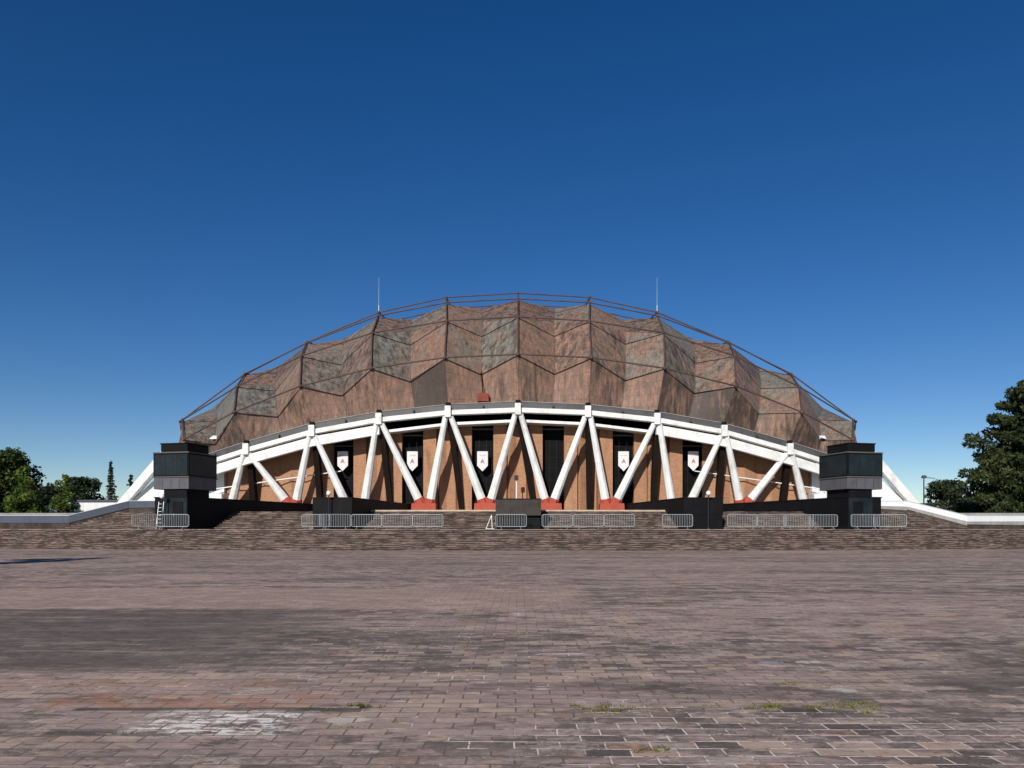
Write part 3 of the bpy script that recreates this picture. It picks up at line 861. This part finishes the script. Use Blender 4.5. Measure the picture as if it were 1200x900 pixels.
# white end walls, side and rear wall, corner buttresses
for s in (-1, 1):
    mb = MB()
    pl = [(30.42, YW(30.42) - .35), (32.7, YW(32.7) - .2), (35.2, 83), (37.4, 92), (37.8, 106.5), (37.4, 121), (35.2, 130), (30, 132)]
    zt = [7.9, 7.3, 7.6, 9.0, 9.6, 9.0, 7.6, 7.6]
    for (p, q, za, zb) in zip(pl[:-1], pl[1:], zt[:-1], zt[1:]):
        mb.poly([(s * p[0], p[1], Z2), (s * q[0], q[1], Z2), (s * q[0], q[1], zb), (s * p[0], p[1], za)])
    mb.poly([(s * 30.42, YW(30.42) - .35, Z2), (s * 30.42, YW(30.42) + 1.5, Z2), (s * 30.42, YW(30.42) + 1.5, 7.9), (s * 30.42, YW(30.42) - .35, 7.9)])
    mb.build('white_side_wall', M['white_wall'], arena)
    mb = MB(); mb.box(min(s * 30.0, s * 33.5), max(s * 30.0, s * 33.5), YW(31) - 2.2, YW(31) - .6, Z2, 5.0); mb.build('white_plinth', M['white_wall'], arena, .05)
    # corner buttress: raking strut and curved slab under it
    for yo in (0.0, 7.0):
        mb = MB()
        p0, p1 = Vector((s * 36.6, 80.2 + yo, 9.4)), Vector((s * 42.6, 81.5 + yo, 3.2))
        d = (p1 - p0).normalized(); up = Vector((0, 1, 0)).cross(d) * (.42 if s > 0 else -.42)
        if up.z < 0: up = -up
        yw = Vector((0, .5, 0))
        q = [p0 - up - yw, p1 - up - yw, p1 - up + yw, p0 - up + yw, p0 + up - yw, p1 + up - yw, p1 + up + yw, p0 + up + yw]
        if s < 0: q = [q[1], q[0], q[3], q[2], q[5], q[4], q[7], q[6]]
        mb.hexa(q); mb.build('buttress_strut', M['white'], arena, .04)
        mb = MB()
        prof = [(35.3, 9.0), (36.4, 8.4), (37.4, 7.55), (38.3, 6.75), (39.3, 5.85), (40.3, 4.9), (41.3, 3.9), (42.0, 3.2), (42.0, Z2), (35.3, Z2)]
        f_ = [Vector((s * x, 81.3 + yo, z)) for x, z in prof]; b_ = [Vector((s * x, 83.5 + yo, z)) for x, z in prof]
        n = len(prof); base = len(mb.v); mb.v += [tuple(v) for v in f_ + b_]
        mb.face(range(base, base + n)); mb.face(reversed(range(base + n, base + 2 * n)))
        for q_ in range(n): mb.face([base + q_, base + (q_ + 1) % n, base + n + (q_ + 1) % n, base + n + q_])
        mb.build('buttress_slab', M['white_wall'], arena)
    # pipe rail slanting along the brick
    mb = MB()
    P0, P1 = at(207, 552, YW(17) - .7), at(362, 574, YW(30) - .8)
    pp = [mir(P0.lerp(P1, q / 5), s) for q in range(6)]
    for a, b in zip(pp[:-1], pp[1:]): mb.tube(a + Vector((0, crv(a.x) * 0, 0)), b, .06, n=8)
    for a in pp[1:]: mb.tube(a, a + Vector((0, .9, 0)), .03, n=6)
    mb.build('pipe_rail', M['white_metal'], arena)

# ------------------------------------------------------------------ banners in the doorways
def banner(o, label):
    e = empty('banner', (o, YW(o) - .46, Z2), label, 'banner', 'white pennant banners in the dark doorways')
    zc = 1.65 + (617 - 529) * (YW(o) - .46) / FPX - Z2
    wv, hr, ht = .53, 1.42, 1.98
    mb = MB()
    n = 6
    for q in range(n):      # cloth with a slight curl
        a, b = -wv + 2 * wv * q / n, -wv + 2 * wv * (q + 1) / n
        cu = lambda x: -.05 * math.cos(3 * x)
        tip = lambda x: zc - ht + (ht - hr) * abs(x) / wv
        mb.hexa([(a, cu(a), tip(a)), (b, cu(b), tip(b)), (b, cu(b) + .012, tip(b)), (a, cu(a) + .012, tip(a)),
                 (a, cu(a), zc), (b, cu(b), zc), (b, cu(b) + .012, zc), (a, cu(a) + .012, zc)])
    local(mb.build('cloth', M['banner'], e))
    mb = MB(); mb.tube((-wv - .08, 0, zc + .02), (wv + .08, 0, zc + .02), .025, n=8)
    mb.tube((-wv * .7, 0, zc), (-wv * .7, .5, zc + 1.2), .012, n=5); mb.tube((wv * .7, 0, zc), (wv * .7, .5, zc + 1.2), .012, n=5)
    local(mb.build('hanging_rod', M['black_metal'], e))
    mb = MB(); y = -.075; yb = -.058
    def pl(pts):
        b = len(mb.v); m = len(pts)
        mb.v += [(p[0], y, zc + p[1]) for p in pts] + [(p[0], yb, zc + p[1]) for p in pts]
        mb.face(range(b, b + m)); mb.face(reversed(range(b + m, b + 2 * m)))
        for q in range(m): mb.face([b + q, b + (q + 1) % m, b + m + (q + 1) % m, b + m + q])
    pl([(-.22, -1.17), (-.13, -1.17), (.015, -.88), (0, -.75), (-.05, -.77)])
    pl([(.22, -1.17), (.05, -.77), (0, -.75), (.0, -.88), (.13, -1.17)])
    pl([(-.11, -1.09), (.11, -1.09), (.075, -.99), (-.075, -.99)])
    local(mb.build('emblem', M['emblem'], e))
    mb = MB()
    for q in range(7):
        x = -.30 + q * .09; pl([(x, -.45), (x + .06, -.45), (x + .06, -.34), (x, -.34)])
    local(mb.build('faded_lettering', M['emblem_pale'], e))
    return e
BL = ['white pennant banner in the leftmost dark doorway of the arena front',
      'white pennant banner in the second dark doorway from the left',
      'white pennant banner in the dark doorway just left of the middle strut pair',
      None,
      'white pennant banner in the second dark doorway from the right',
      'white pennant banner in the rightmost dark doorway of the arena front']
for o, lb in zip(OPEN, BL):
    if lb: banner(o, lb)

# ------------------------------------------------------------------ black ramp blocks and the two pavilions on the stairs
def ramp_block(cx, cy, rz, wd, ln, ztop, label, mat, front_low=.18, name='ramp_block'):
    e = empty(name, (cx, cy, Z1), label, 'ramp block', 'dark ramp blocks cut into the stairs', rz)
    h = ztop - Z1
    mb = MB(); mb.box(-wd / 2, wd / 2, 0, ln, h * .46, h); local(mb.build('upper_wall', mat, e, .02))
    mb = MB(); mb.box(-wd / 2 + .06, wd / 2 - .06, front_low, ln - .1, .003, h * .46 - .003); local(mb.build('lower_wall', M['black'], e))
    mb = MB(); mb.box(-wd / 2 - .03, wd / 2 + .03, -.03, ln, h + .003, h + .07); local(mb.build('coping', M['black'], e))
    mb = MB(); mb.box(-wd / 2 + .5, wd / 2 - .5, -.014, -.002, h * .50, h * .93); local(mb.build('front_panel', mat, e))
    return e
ramp_block(0.03, 58.0, 0, 3.44, 15.0, 3.70, 'brown black ramp block standing free in the middle of the stairs', M['brownblack'], .3)
for s, nm in ((-1, 'left'), (1, 'right')):
    ramp_block(s * 14.1, 58.3, s * R(6.6), 3.1, 17.5, 3.80,
               'black ramp block between the middle block and the %s pavilion' % nm, M['black'], .02)

def pavilion(s, nm):
    e = empty('control_pavilion', (s * 26.45, 58.5, Z1), 'black boxy pavilion with wide dark windows at the %s end of the stairs' % nm, 'pavilion',
              'black pavilions flanking the stairs', s * R(14))
    def bx(n_, x0, x1, y0, y1, z0, z1, mat, bev=.0):
        mb = MB(); a, b = sorted((s * x0, s * x1)); mb.box(a, b, y0, y1, z0 - Z1, z1 - Z1); return local(mb.build(n_, mat, e, bev))
    # x runs outwards from the arena axis
    bx('ramp_base', -1.36, 1.55, .15, 19.5, Z1 + .003, 3.84, M['black'], .02)
    bx('base_coping', -1.40, 1.59, .10, 19.5, 3.843, 3.92, M['black'])
    bx('pillar', -1.25, .75, .18, 2.9, 3.925, 4.50, M['black'])
    bx('pillar_front', -1.34, .72, .09, .146, Z1 + .1, 3.83, M['glass'])
    bx('cladding_band', -1.56, 1.52, 0, 3.4, 4.50, 5.42, M['band'], .02)
    wb = bx('window_box', -1.58, 1.54, -.02, 3.42, 5.423, 7.25, M['black'], .02)
    for n_, q in (('window', (-1.46, 1.42, -.045, -.022, 5.55, 7.12)),):
        bx(n_, *q, M['glass'])
    for xx in (-1.605, 1.545):
        mb = MB(); a, b = sorted((s * xx, s * (xx + .022))); mb.box(a, b, .12, 3.28, 5.55 - Z1, 7.12 - Z1)
        local(mb.build('side_window', M['glass'], e))
    bx('sill', -1.64, 1.60, -.08, 3.48, 5.39, 5.46, M['pale_trim'])
    bx('roof_edge', -1.61, 1.57, -.05, 3.45, 7.253, 7.33, M['pale_trim'])
    for q in range(1, 4):
        x = -1.56 + 3.08 * q / 4; bx('panel_joint', x - .012, x + .012, -.008, -.002, 4.53, 5.38, M['black_metal'])
    for x in (-.5, .47): bx('window_mullion', x - .03, x + .03, -.07, -.046, 5.55, 7.12, M['black_metal'])
    bx('door', -1.02, -.12, .05, .087, Z1 + .12, 3.55, M['black'], .01)
    bx('door_handle', -.26, -.21, .01, .048, 2.45, 2.62, M['steel'])
    bx('roof_cap', -1.15, 1.20, .4, 3.0, 7.333, 7.98, M['black'], .03)
    bx('roof_cap_lid', -1.20, 1.25, .35, 3.05, 7.983, 8.06, M['black'])
    return e
pavilion(-1, 'left'); pavilion(1, 'right')

# slim posts with white globes
def post(x, y, h, label, head='white'):
    e = empty('globe_lamp', (x, y, Z1), label, 'lamp post', 'slim lamp posts in front of the ramp blocks')
    mb = MB(); mb.tube((0, 0, .003), (0, 0, .12), .14, .10, n=10); local(mb.build('base', M['black_metal'], e))
    mb = MB(); mb.tube((0, 0, .12), (0, 0, h - .16), .055, .045, n=8); local(mb.build('post', M['black_metal'], e))
    mb = MB(); mb.ball((0, 0, h), .19); local(mb.build('globe', M['white_metal'] if head == 'white' else M['black_metal'], e))
    return e
post(-14.25, 57.85, 2.72, 'slim black lamp post with white globe before the left ramp block')
post(14.35, 57.85, 2.72, 'slim black lamp post with white globe before the right ramp block')
post(-26.9, 58.05, 2.5, 'slim black lamp post with white globe beside the left pavilion')
e = empty('loudspeaker_post', (-.15, 74.9, Z2), 'thin white post with a black loudspeaker head behind the middle block', 'post')
mb = MB(); mb.tube((0, 0, .003), (0, 0, 3.3), .07, .06, n=8); local(mb.build('post', M['white_metal'], e))
mb = MB(); mb.hexa([(-.2, -.25, 3.3), (.2, -.25, 3.3), (.14, .15, 3.3), (-.14, .15, 3.3), (-.2, -.25, 3.75), (.2, -.25, 3.75), (.14, .15, 3.68), (-.14, .15, 3.68)])
local(mb.build('speaker_head', M['black_metal'], e))

# ------------------------------------------------------------------ crowd barriers on the landing
def make_barrier():
    e = empty('crowd_barrier', (0, 0, 0), 'x', 'barrier', 'steel crowd barriers along the landing')
    W, H0, H1, r = 1.13, .20, 1.10, .14
    mb = MB(); loop = []
    for cx, cz, a0 in ((W - r, H1 - r, 0), (-W + r, H1 - r, 90), (-W + r, H0 + r, 180), (W - r, H0 + r, 270)):
        for q in range(5):
            t = R(a0 + q * 22.5); loop.append(Vector((cx + r * math.cos(t), 0, cz + r * math.sin(t))))
    for a, b in zip(loop, loop[1:] + loop[:1]): mb.tube(a, b, .027, n=6)
    local(mb.build('frame', M['steel'], e))
    mb = MB(); nb = 17
    for q in range(nb):
        x = -W + .12 + (2 * W - .24) * q / (nb - 1); mb.tube((x, 0, H0), (x, 0, H1), .014, n=5)
    local(mb.build('bars', M['steel'], e))
    for x in (-.72, .72):
        mb = MB(); mb.tube((x, -.30, .02), (x, 0, .20), .02, n=5); mb.tube((x, .30, .02), (x, 0, .20), .02, n=5)
        mb.tube((x, -.34, .02), (x, .34, .02), .018, n=5)
        local(mb.build('foot', M['steel'], e))
    return e
proto = make_barrier()
BR = [  # px centre, depth, rotation, label
    (-433, 57.3, 40, 'steel crowd barrier turned edgewise before the left pavilion'),
    (-404, 57.0, 4, 'steel crowd barrier square across the foot of the left pavilion'),
    (-237, 57.2, -12, 'steel crowd barrier at the left corner of the left ramp block'),
    (-214, 56.6, 22, 'steel crowd barrier askew in front of the lamp post at the left ramp block'),
    (-177.5, 57.4, 0, 'steel crowd barrier just right of the left ramp block, first of its row of three'),
    (-141.5, 57.4, 0, 'middle steel crowd barrier of the row between the left ramp block and the middle block'),
    (-105.5, 57.4, 0, 'steel crowd barrier ending the row right of the left ramp block'),
    (-8, 56.9, 0, 'steel crowd barrier alone in front of the brown middle block'),
    (46, 57.4, 0, 'steel crowd barrier next to the right edge of the middle block'),
    (82.5, 57.4, 0, 'middle steel crowd barrier of the row right of the brown middle block'),
    (119, 57.4, 0, 'steel crowd barrier ending the row right of the brown middle block'),
    (187, 57.4, 0, 'steel crowd barrier alone at the left side of the right ramp block'),
    (263, 57.6, 0, 'steel crowd barrier touching the right side of the right ramp block'),
    (297, 57.8, 3, 'second steel crowd barrier to the right of the right ramp block'),
    (329, 57.9, -2, 'third steel crowd barrier to the right of the right ramp block'),
    (358, 58.0, 6, 'steel crowd barrier against the inner side of the right pavilion'),
    (407, 57.4, 8, 'steel crowd barrier across the front of the right pavilion'),
    (436, 57.5, -14, 'steel crowd barrier at the outer corner of the right pavilion, far right'),
]
for q, (dx, Yb, rz, lb) in enumerate(BR):
    o = proto if q == 0 else copy_tree(proto)
    X = dx * Yb / FPX; yy = Yb
    if abs(dx) > 230 and abs(dx) < 390: yy = Yb + crv(X) * .3; X = dx * yy / FPX
    o.location = (X, yy, Z1 + .003); o.rotation_euler = (0, 0, R(rz)); o['label'] = lb
e = empty('barrier_end_frame', (-2.0, 56.7, Z1 + .003), 'small triangular steel end frame leaning beside the barrier at the middle block', 'stand')
mb = MB(); mb.tube((-.36, -.1, .03), (.05, 0, 1.05), .028, n=6); mb.tube((-.36, -.1, .03), (.25, -.1, .03), .028, n=6); mb.tube((.05, 0, 1.05), (.1, -.1, .05), .028, n=6)
local(mb.build('frame', M['white_metal'], e))
e = empty('step_ladder', (-27.2, 58.62, Z1), 'white aluminium ladder leaning on the black base of the left pavilion', 'ladder', None, R(-14))
mb = MB()
for x in (-.22, .22): mb.tube((x, -.35, .003), (x, -.02, 2.1), .03, n=6)
local(mb.build('rails', M['white_metal'], e))
mb = MB()
for q in range(7): t_ = (q + .7) / 7.3; mb.tube((-.22, -.35 + .33 * t_, 2.1 * t_), (.22, -.35 + .33 * t_, 2.1 * t_), .02, n=6)
local(mb.build('rungs', M['white_metal'], e))

# ------------------------------------------------------------------ parapets at the ends of the stairs
for s, nm in ((-1, 'left'), (1, 'right')):
    # x, y, top, depth of the toned band (left: shade in its colour, right: white paint)
    zt = lambda k, Y: EYE + k * Y / 61.6
    yy = lambda x: 60.0 + crv(x)
    bw = .62 if s < 0 else .50
    pl = [(x, yy(x), zt(.86, yy(x)), bw) for x in (75, 56, 46, 37.9)] + [(33.7, 66.5, zt(2.03, 66.5), bw - .02), (29.6 if s < 0 else 31.6, 66.4 if s < 0 else 66.9, zt(2.04, 66.5), bw - .08)]
    e = empty('parapet_wall', (s * 40, 65.6, Z1), ('shade-toned blue grey' if s < 0 else 'white') + ' sloping parapet wall closing the %s end of the stairs' % nm, 'wall', 'parapets beside the stairs')
    def seg(a, b, ta, tb, la, lb, y0, th):
        A, B_ = Vector((s * a[0], a[1] + y0, 0)), Vector((s * b[0], b[1] + y0, 0)); tv = Vector((0, th, 0)); Z = lambda v: Vector((0, 0, v))
        q = [A + Z(la), B_ + Z(lb), B_ + tv + Z(lb), A + tv + Z(la), A + Z(ta), B_ + Z(tb), B_ + tv + Z(tb), A + tv + Z(ta)]
        if s > 0: q = [q[1], q[0], q[3], q[2], q[5], q[4], q[7], q[6]]
        mb = MB(); mb.hexa(q); return mb
    for a, b in zip(pl[:-1], pl[1:]):
        seg(a, b, a[2], b[2], a[2] - a[3], b[2] - b[3], 0, .5).build('toned_band', M['parapet'] if s < 0 else M['white_wall'], e, .02)
        seg(a, b, a[2] + .05, b[2] + .05, a[2] + .003, b[2] + .003, -.03, .56).build('wall_cap', M['cap'], e)
        seg(a, b, a[2] - a[3] - .003, b[2] - b[3] - .003, Z1, Z1 if b[2] < 3 else Z1 + .3, .07, .4).build('plinth', M['plinth'], e)
        if s > 0: seg(a, b, a[2] - a[3] - .006, b[2] - b[3] - .006, a[2] - a[3] - .32, b[2] - b[3] - .22, .03, .3).build('grey_strip', M['concrete'], e)
# earth bank closing the gap behind the low parapets
for s in (-1, 1):
    mb = MB()
    P = [(37.5, 65.0), (75, 79.4), (75, 90), (33.8, 75), (33.8, 67)]
    Pz = [Z1, Z1, .2, Z2 - .05, Z2 - .05]
    pts_ = [(s * x, y, z) for (x, y), z in zip(P, Pz)]
    if s < 0: pts_ = pts_[::-1]
    mb.poly(pts_)
    tag(mb.build('bank', M['ground']), kind='structure')

# low outbuildings beyond the terrace
def lowhouse(x0, x1, Y, z1, label, mat):
    e = empty('low_building', ((x0 + x1) / 2, Y, 0), label, 'building')
    mb = MB(); mb.box(x0, x1, Y, Y + 6, 0, z1 - .25); mb.build('wall', mat, e)
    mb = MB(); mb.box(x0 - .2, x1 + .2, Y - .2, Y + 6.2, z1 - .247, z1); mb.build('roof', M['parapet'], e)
lowhouse(-63.5, -50.5, 104, 5.25, 'low flat white building behind the left parapet', M['white_wall'])
lowhouse(56.5, 62.5, 104, 4.9, 'low flat grey building between the right bushes and the parapet', M['concrete'])

# ------------------------------------------------------------------ vegetation
def leaf_mesh(name, centers, radii, tints, per, size, mat, parent, aspect=1.6, up=0.3):
    """centers (n,3), radii (n,3): leafy clumps filled with small faces, denser towards the shell"""
    P = []; T = []
    for c, r, ti in zip(centers, radii, tints):
        m = int(per * (r[0] * r[1] * r[2]) ** (2 / 3)) + 8
        d = nrng.normal(size=(m, 3)); d /= np.linalg.norm(d, axis=1)[:, None]
        rad = nrng.uniform(.35, 1.0, (m, 1)) ** .5 * (1 + nrng.normal(0, .10, (m, 1)))
        P.append(np.array(c) + d * rad * np.array(r)); T.append(np.clip(ti + nrng.normal(0, .16, m), 0, 1))
    P = np.concatenate(P); T = np.concatenate(T); m = len(P)
    nrm = nrng.normal(size=(m, 3)); nrm[:, 2] += up; nrm /= np.linalg.norm(nrm, axis=1)[:, None]
    t1 = np.cross(nrm, nrng.normal(size=(m, 3))); t1 /= np.linalg.norm(t1, axis=1)[:, None]
    t2 = np.cross(nrm, t1)
    s = size * nrng.uniform(.6, 1.35, (m, 1))
    V = np.empty((m, 4, 3))
    V[:, 0] = P - t1 * s * aspect; V[:, 1] = P + t2 * s * .75; V[:, 2] = P + t1 * s * aspect; V[:, 3] = P - t2 * s * .75
    me = bpy.data.meshes.new(name)
    me.vertices.add(m * 4); me.vertices.foreach_set('co', V.reshape(-1))
    me.loops.add(m * 4); me.loops.foreach_set('vertex_index', np.arange(m * 4, dtype=np.int32))
    me.polygons.add(m); me.polygons.foreach_set('loop_start', np.arange(0, m * 4, 4, dtype=np.int32))
    me.polygons.foreach_set('loop_total', np.full(m, 4, dtype=np.int32))
    a = me.attributes.new('tint', 'FLOAT', 'FACE'); a.data.foreach_set('value', T.astype(np.float32))
    me.materials.append(mat); me.update(calc_edges=True); me.validate()
    o = bpy.data.objects.new(name, me); COL.objects.link(o)
    if parent is not None: o.parent = parent
    return o

def broad_tree(x, y, h, rx, label, mat, nclump=26, shape='round', leaf=.22, per=55, seed=0, z0=0.0, base=.18, group=None, cat='tree'):
    r_ = random.Random(seed)
    e = empty('broadleaf_tree' if shape != 'bush' else 'bush', (x, y, z0), label, cat, group)
    mb = MB(); th = h * .45
    mb.tube((0, 0, -.2), (0.1, 0, th), h * .028, h * .016, n=8)
    C, Rd, T = [], [], []
    for q in range(nclump):
        t_ = r_.random() ** .85
        z = h * (base + (1 - base) * t_ * .93)
        tt = (z / h - base) / (1 - base)
        prof = math.sin(math.pi * min(1, .16 + .80 * tt)) ** .65 if shape != 'cone' else (1 - tt) ** .75 + .08
        a = r_.uniform(0, 2 * math.pi); rr = rx * prof * r_.uniform(.25, .82)
        if shape == 'cone': rr = rx * prof * r_.uniform(.1, .85)
        cr = rx * r_.uniform(.20, .36) * ((.95 - .5 * tt) if shape == 'cone' else 1)
        if z + cr * .8 > h: z = h - cr * .8
        C.append((rr * math.cos(a), rr * math.sin(a), z)); Rd.append((cr, cr, cr * .8)); T.append(r_.uniform(.15, .85))
        if q % 3 == 0: mb.tube((0.05, 0, th * r_.uniform(.5, 1)), C[-1], h * .010, h * .004, n=5)
    mb_ = mb.build('trunk', M['bark'], e); local(mb_)
    leaf_mesh('crown', C, Rd, T, per, leaf, mat, e)
    return e

G1 = 'trees beyond the left parapet'
broad_tree(-68.5, 100, 12.0, 6.2, 'tallest dark broadleaf tree at the left edge behind the parapet', M['leaf_dark'], 64, 'round', .17, 150, 1, group=G1)
broad_tree(-62.3, 97, 9.6, 3.4, 'bright green tree in front of the tall dark tree at left', M['leaf_mid'], 44, 'cone', .15, 170, 2, base=.1, group=G1)
broad_tree(-57.3, 97, 8.6, 2.6, 'small pointed bright green tree nearest the white building', M['leaf_mid'], 40, 'cone', .14, 180, 3, base=.1, group=G1)
broad_tree(-71.5, 93, 8.5, 4.2, 'dark bushy tree low at the far left corner behind the parapet', M['leaf_dark'], 40, 'round', .17, 140, 9, base=.05, group=G1)
broad_tree(-104.5, 182, 13.4, 6.4, 'dark round headed tree behind the white building', M['leaf_far'], 44, 'round', .25, 80, 4, base=.1, group=G1)
broad_tree(-113, 184, 12.0, 5.5, 'dark spreading tree between the bright trees and the round tree', M['leaf_far'], 38, 'round', .25, 80, 5, base=.05, group=G1)
def thin_conifer(x, y, h, label, seed):
    r_ = random.Random(seed)
    e = empty('thin_conifer', (x, y, 0), label, 'tree', 'thin conifers left of the arena')
    mb = MB(); mb.tube((0, 0, -.2), (0, 0, h), .2, .06, n=6)
    C, Rd, T = [], [], []
    z = h * .18
    while z < h * .98:
        t_ = 1 - z / h; L = (.30 + 2.5 * t_ ** 1.3) * r_.uniform(.55, 1.15)
        for q in range(4):
            a = r_.uniform(0, 6.28); p = Vector((L * math.cos(a), L * math.sin(a), z - .25 * L))
            mb.tube((0, 0, z), p, .05, .015, n=4)
            for u in (.35, .75):
                C.append((p.x * u, p.y * u, z - .25 * L * u + .05)); Rd.append((L * .26 + .08, L * .26 + .08, .22)); T.append(r_.uniform(.0, .5))
        z += h * .034
    local(mb.build('trunk', M['bark'], e))
    leaf_mesh('crown', C, Rd, T, 60, .11, M['leaf_far'], e, 2.2)
thin_conifer(-79.5, 150, 14.6, 'tall thin conifer left of the white corner buttress', 21)
thin_conifer(-75.6, 150, 11.9, 'shorter thin conifer touching the white corner buttress', 22)
G2 = 'bushes and trees beyond the right parapet'
broad_tree(66.0, 118, 8.9, 4.4, 'dark bush just right of the street lamp', M['leaf_far'], 40, 'bush', .18, 110, 6, base=.05, group=G2, cat='bush')
broad_tree(72.8, 118, 8.3, 4.6, 'lower dark bush between the lamp bush and the big pine', M['leaf_dark'], 40, 'bush', .18, 110, 7, base=.05, group=G2, cat='bush')

def big_pine(x, y, h, rx, label, seed):
    r_ = random.Random(seed)
    e = empty('pine_tree', (x, y, 0), label, 'tree', 'pines at the right edge')
    mb = MB(); mb.tube((0, 0, -.2), (.3, .1, h * .93), .42, .08, n=10)
    C, Rd, T = [], [], []
    for q in range(96):
        t_ = (q + .5) / 96
        z = h * (.10 + .86 * t_)
        reach = rx * (1 - t_ ** 1.6) ** .8 * r_.uniform(.62, 1.08) + .8
        a = q * 2.399 + r_.uniform(-.5, .5)
        tip = Vector((reach * math.cos(a), reach * math.sin(a), z + .10 * reach * r_.uniform(-.6, 1)))
        root = Vector((.2, .05, z - .12 * reach))
        mb.tube(root, tip, .10 * (1 - .6 * t_) + .02, .025, n=5)
        for u in (0.45, .72, .95):
            p = root.lerp(tip, u)
            cr = (.62 + .75 * (1 - t_)) * r_.uniform(.75, 1.25) * (1.2 - .35 * u)
            C.append(p + Vector((r_.gauss(0, .3), r_.gauss(0, .3), .25))); Rd.append((cr * 1.15, cr * 1.15, cr * .62)); T.append(min(.95, r_.uniform(.1, .55) + .25 * u))
    for q in range(60):
        t_ = r_.uniform(.05, .92); a = r_.uniform(0, 6.28); rr = rx * (1 - t_ ** 1.6) ** .8 * r_.uniform(.1, .7)
        cr = .9 + .8 * (1 - t_)
        C.append(Vector((rr * math.cos(a), rr * math.sin(a), h * (.06 + .9 * t_)))); Rd.append((cr, cr, cr * .7)); T.append(r_.uniform(.05, .45))
    C.append(Vector((.3, .1, h - .6))); Rd.append((.8, .8, .9)); T.append(.5)
    local(mb.build('trunk', M['bark'], e))
    leaf_mesh('crown', C, Rd, T, 150, .15, M['leaf_pine'], e, 2.0, .2)
big_pine(60.2, 90, 19.2, 8.4, 'big dark pine rising above the right parapet', 31)

# street lamp beyond the right parapet
e = empty('street_lamp', (39.9, 75.5, Z2), 'grey street lamp with a short arm beside the right corner buttress', 'street lamp')
mb = MB(); mb.tube((0, 0, .003), (0, 0, 3.65), .075, .06, n=8); local(mb.build('pole', M['lamp_head'], e))
mb = MB(); mb.tube((0, 0, 3.6), (1.1, 0, 3.5), .035, n=6); local(mb.build('arm', M['lamp_head'], e))
mb = MB(); mb.hexa([(-.22, -.12, 3.52), (.26, -.12, 3.52), (.26, .12, 3.52), (-.22, .12, 3.52), (-.16, -.08, 3.80), (.2, -.08, 3.80), (.2, .08, 3.80), (-.16, .08, 3.80)])
local(mb.build('lamp_head', M['lamp_head'], e))

# a tree just out of frame at left whose shadow lies on the plaza
broad_tree(-25.6, 29.3, 6.2, 2.2, 'small tree in the plaza outside the left edge of the photo', M['leaf_dark'], 18, 'round', .2, 60, 41, base=.42)

# weeds in the joints
BLD = []
wm_v = []; wm_t = []
def tuft(x, y, r_, n, hmax, tint):
    for _ in range(n):
        a = nrng.uniform(0, 6.28); d = r_ * nrng.uniform(0, 1) ** .7
        px, py = x + d * math.cos(a) * 2.2, y + d * math.sin(a) * .55
        h = hmax * nrng.uniform(.35, 1); an = nrng.uniform(0, 3.14); wv = .0045
        lx, ly = nrng.normal(0, .5) * h, nrng.normal(0, .5) * h
        cx_, sx_ = math.cos(an) * wv, math.sin(an) * wv
        wm_v.append([(px - cx_, py - sx_, .004), (px + cx_, py + sx_, .004), (px + cx_ * .3 + lx, py + sx_ * .3 + ly, h), (px - cx_ * .3 + lx, py - sx_ * .3 + ly, h)])
        wm_t.append(min(1, max(0, tint + nrng.normal(0, .15))))
wr = random.Random(5)
for (x, y, r_, n, hm, ti) in ((2.30, 7.0, .10, 200, .035, .45), (3.05, 6.95, .13, 300, .04, .8), (2.68, 7.1, .16, 150, .025, .5), (0.66, 6.95, .08, 150, .04, .35),
                              (0.9, 7.05, .14, 80, .025, .5), (1.3, 6.9, .16, 90, .022, .6), (1.75, 7.05, .14, 80, .022, .6), (-1.42, 7.0, .05, 130, .04, .3),
                              (-1.15, 8.8, .22, 70, .025, .5), (2.9, 8.0, .10, 110, .03, .75), (.95, 5.65, .05, 90, .03, .4), (-.45, 11.8, .25, 80, .025, .6)):
    for q in range(8):      # broken clumps, not one strip
        tuft(x + wr.gauss(0, r_ * 1.7), y + wr.gauss(0, r_ * .8), r_ * wr.uniform(.2, .5), int(n * wr.uniform(.05, .2)), hm * wr.uniform(.8, 1.4), ti)
for q in range(60):
    yy = wr.uniform(5.4, 13); tuft(wr.uniform(-.6, .62) * yy, 0.185 * round(yy / .185) , .05, int(wr.uniform(4, 18)), .025, wr.uniform(.2, .8))
V = np.array(wm_v).reshape(-1, 3); m = len(wm_v)
me = bpy.data.meshes.new('weeds')
me.from_pydata([tuple(v) for v in V], [], [tuple(range(4 * q, 4 * q + 4)) for q in range(m)])
a = me.attributes.new('tint', 'FLOAT', 'FACE'); a.data.foreach_set('value', wm_t)
me.materials.append(M['grass']); o = bpy.data.objects.new('weeds', me); COL.objects.link(o)
tag(o, 'low green weeds growing in the joints of the brick paving', 'weeds', kind='stuff')
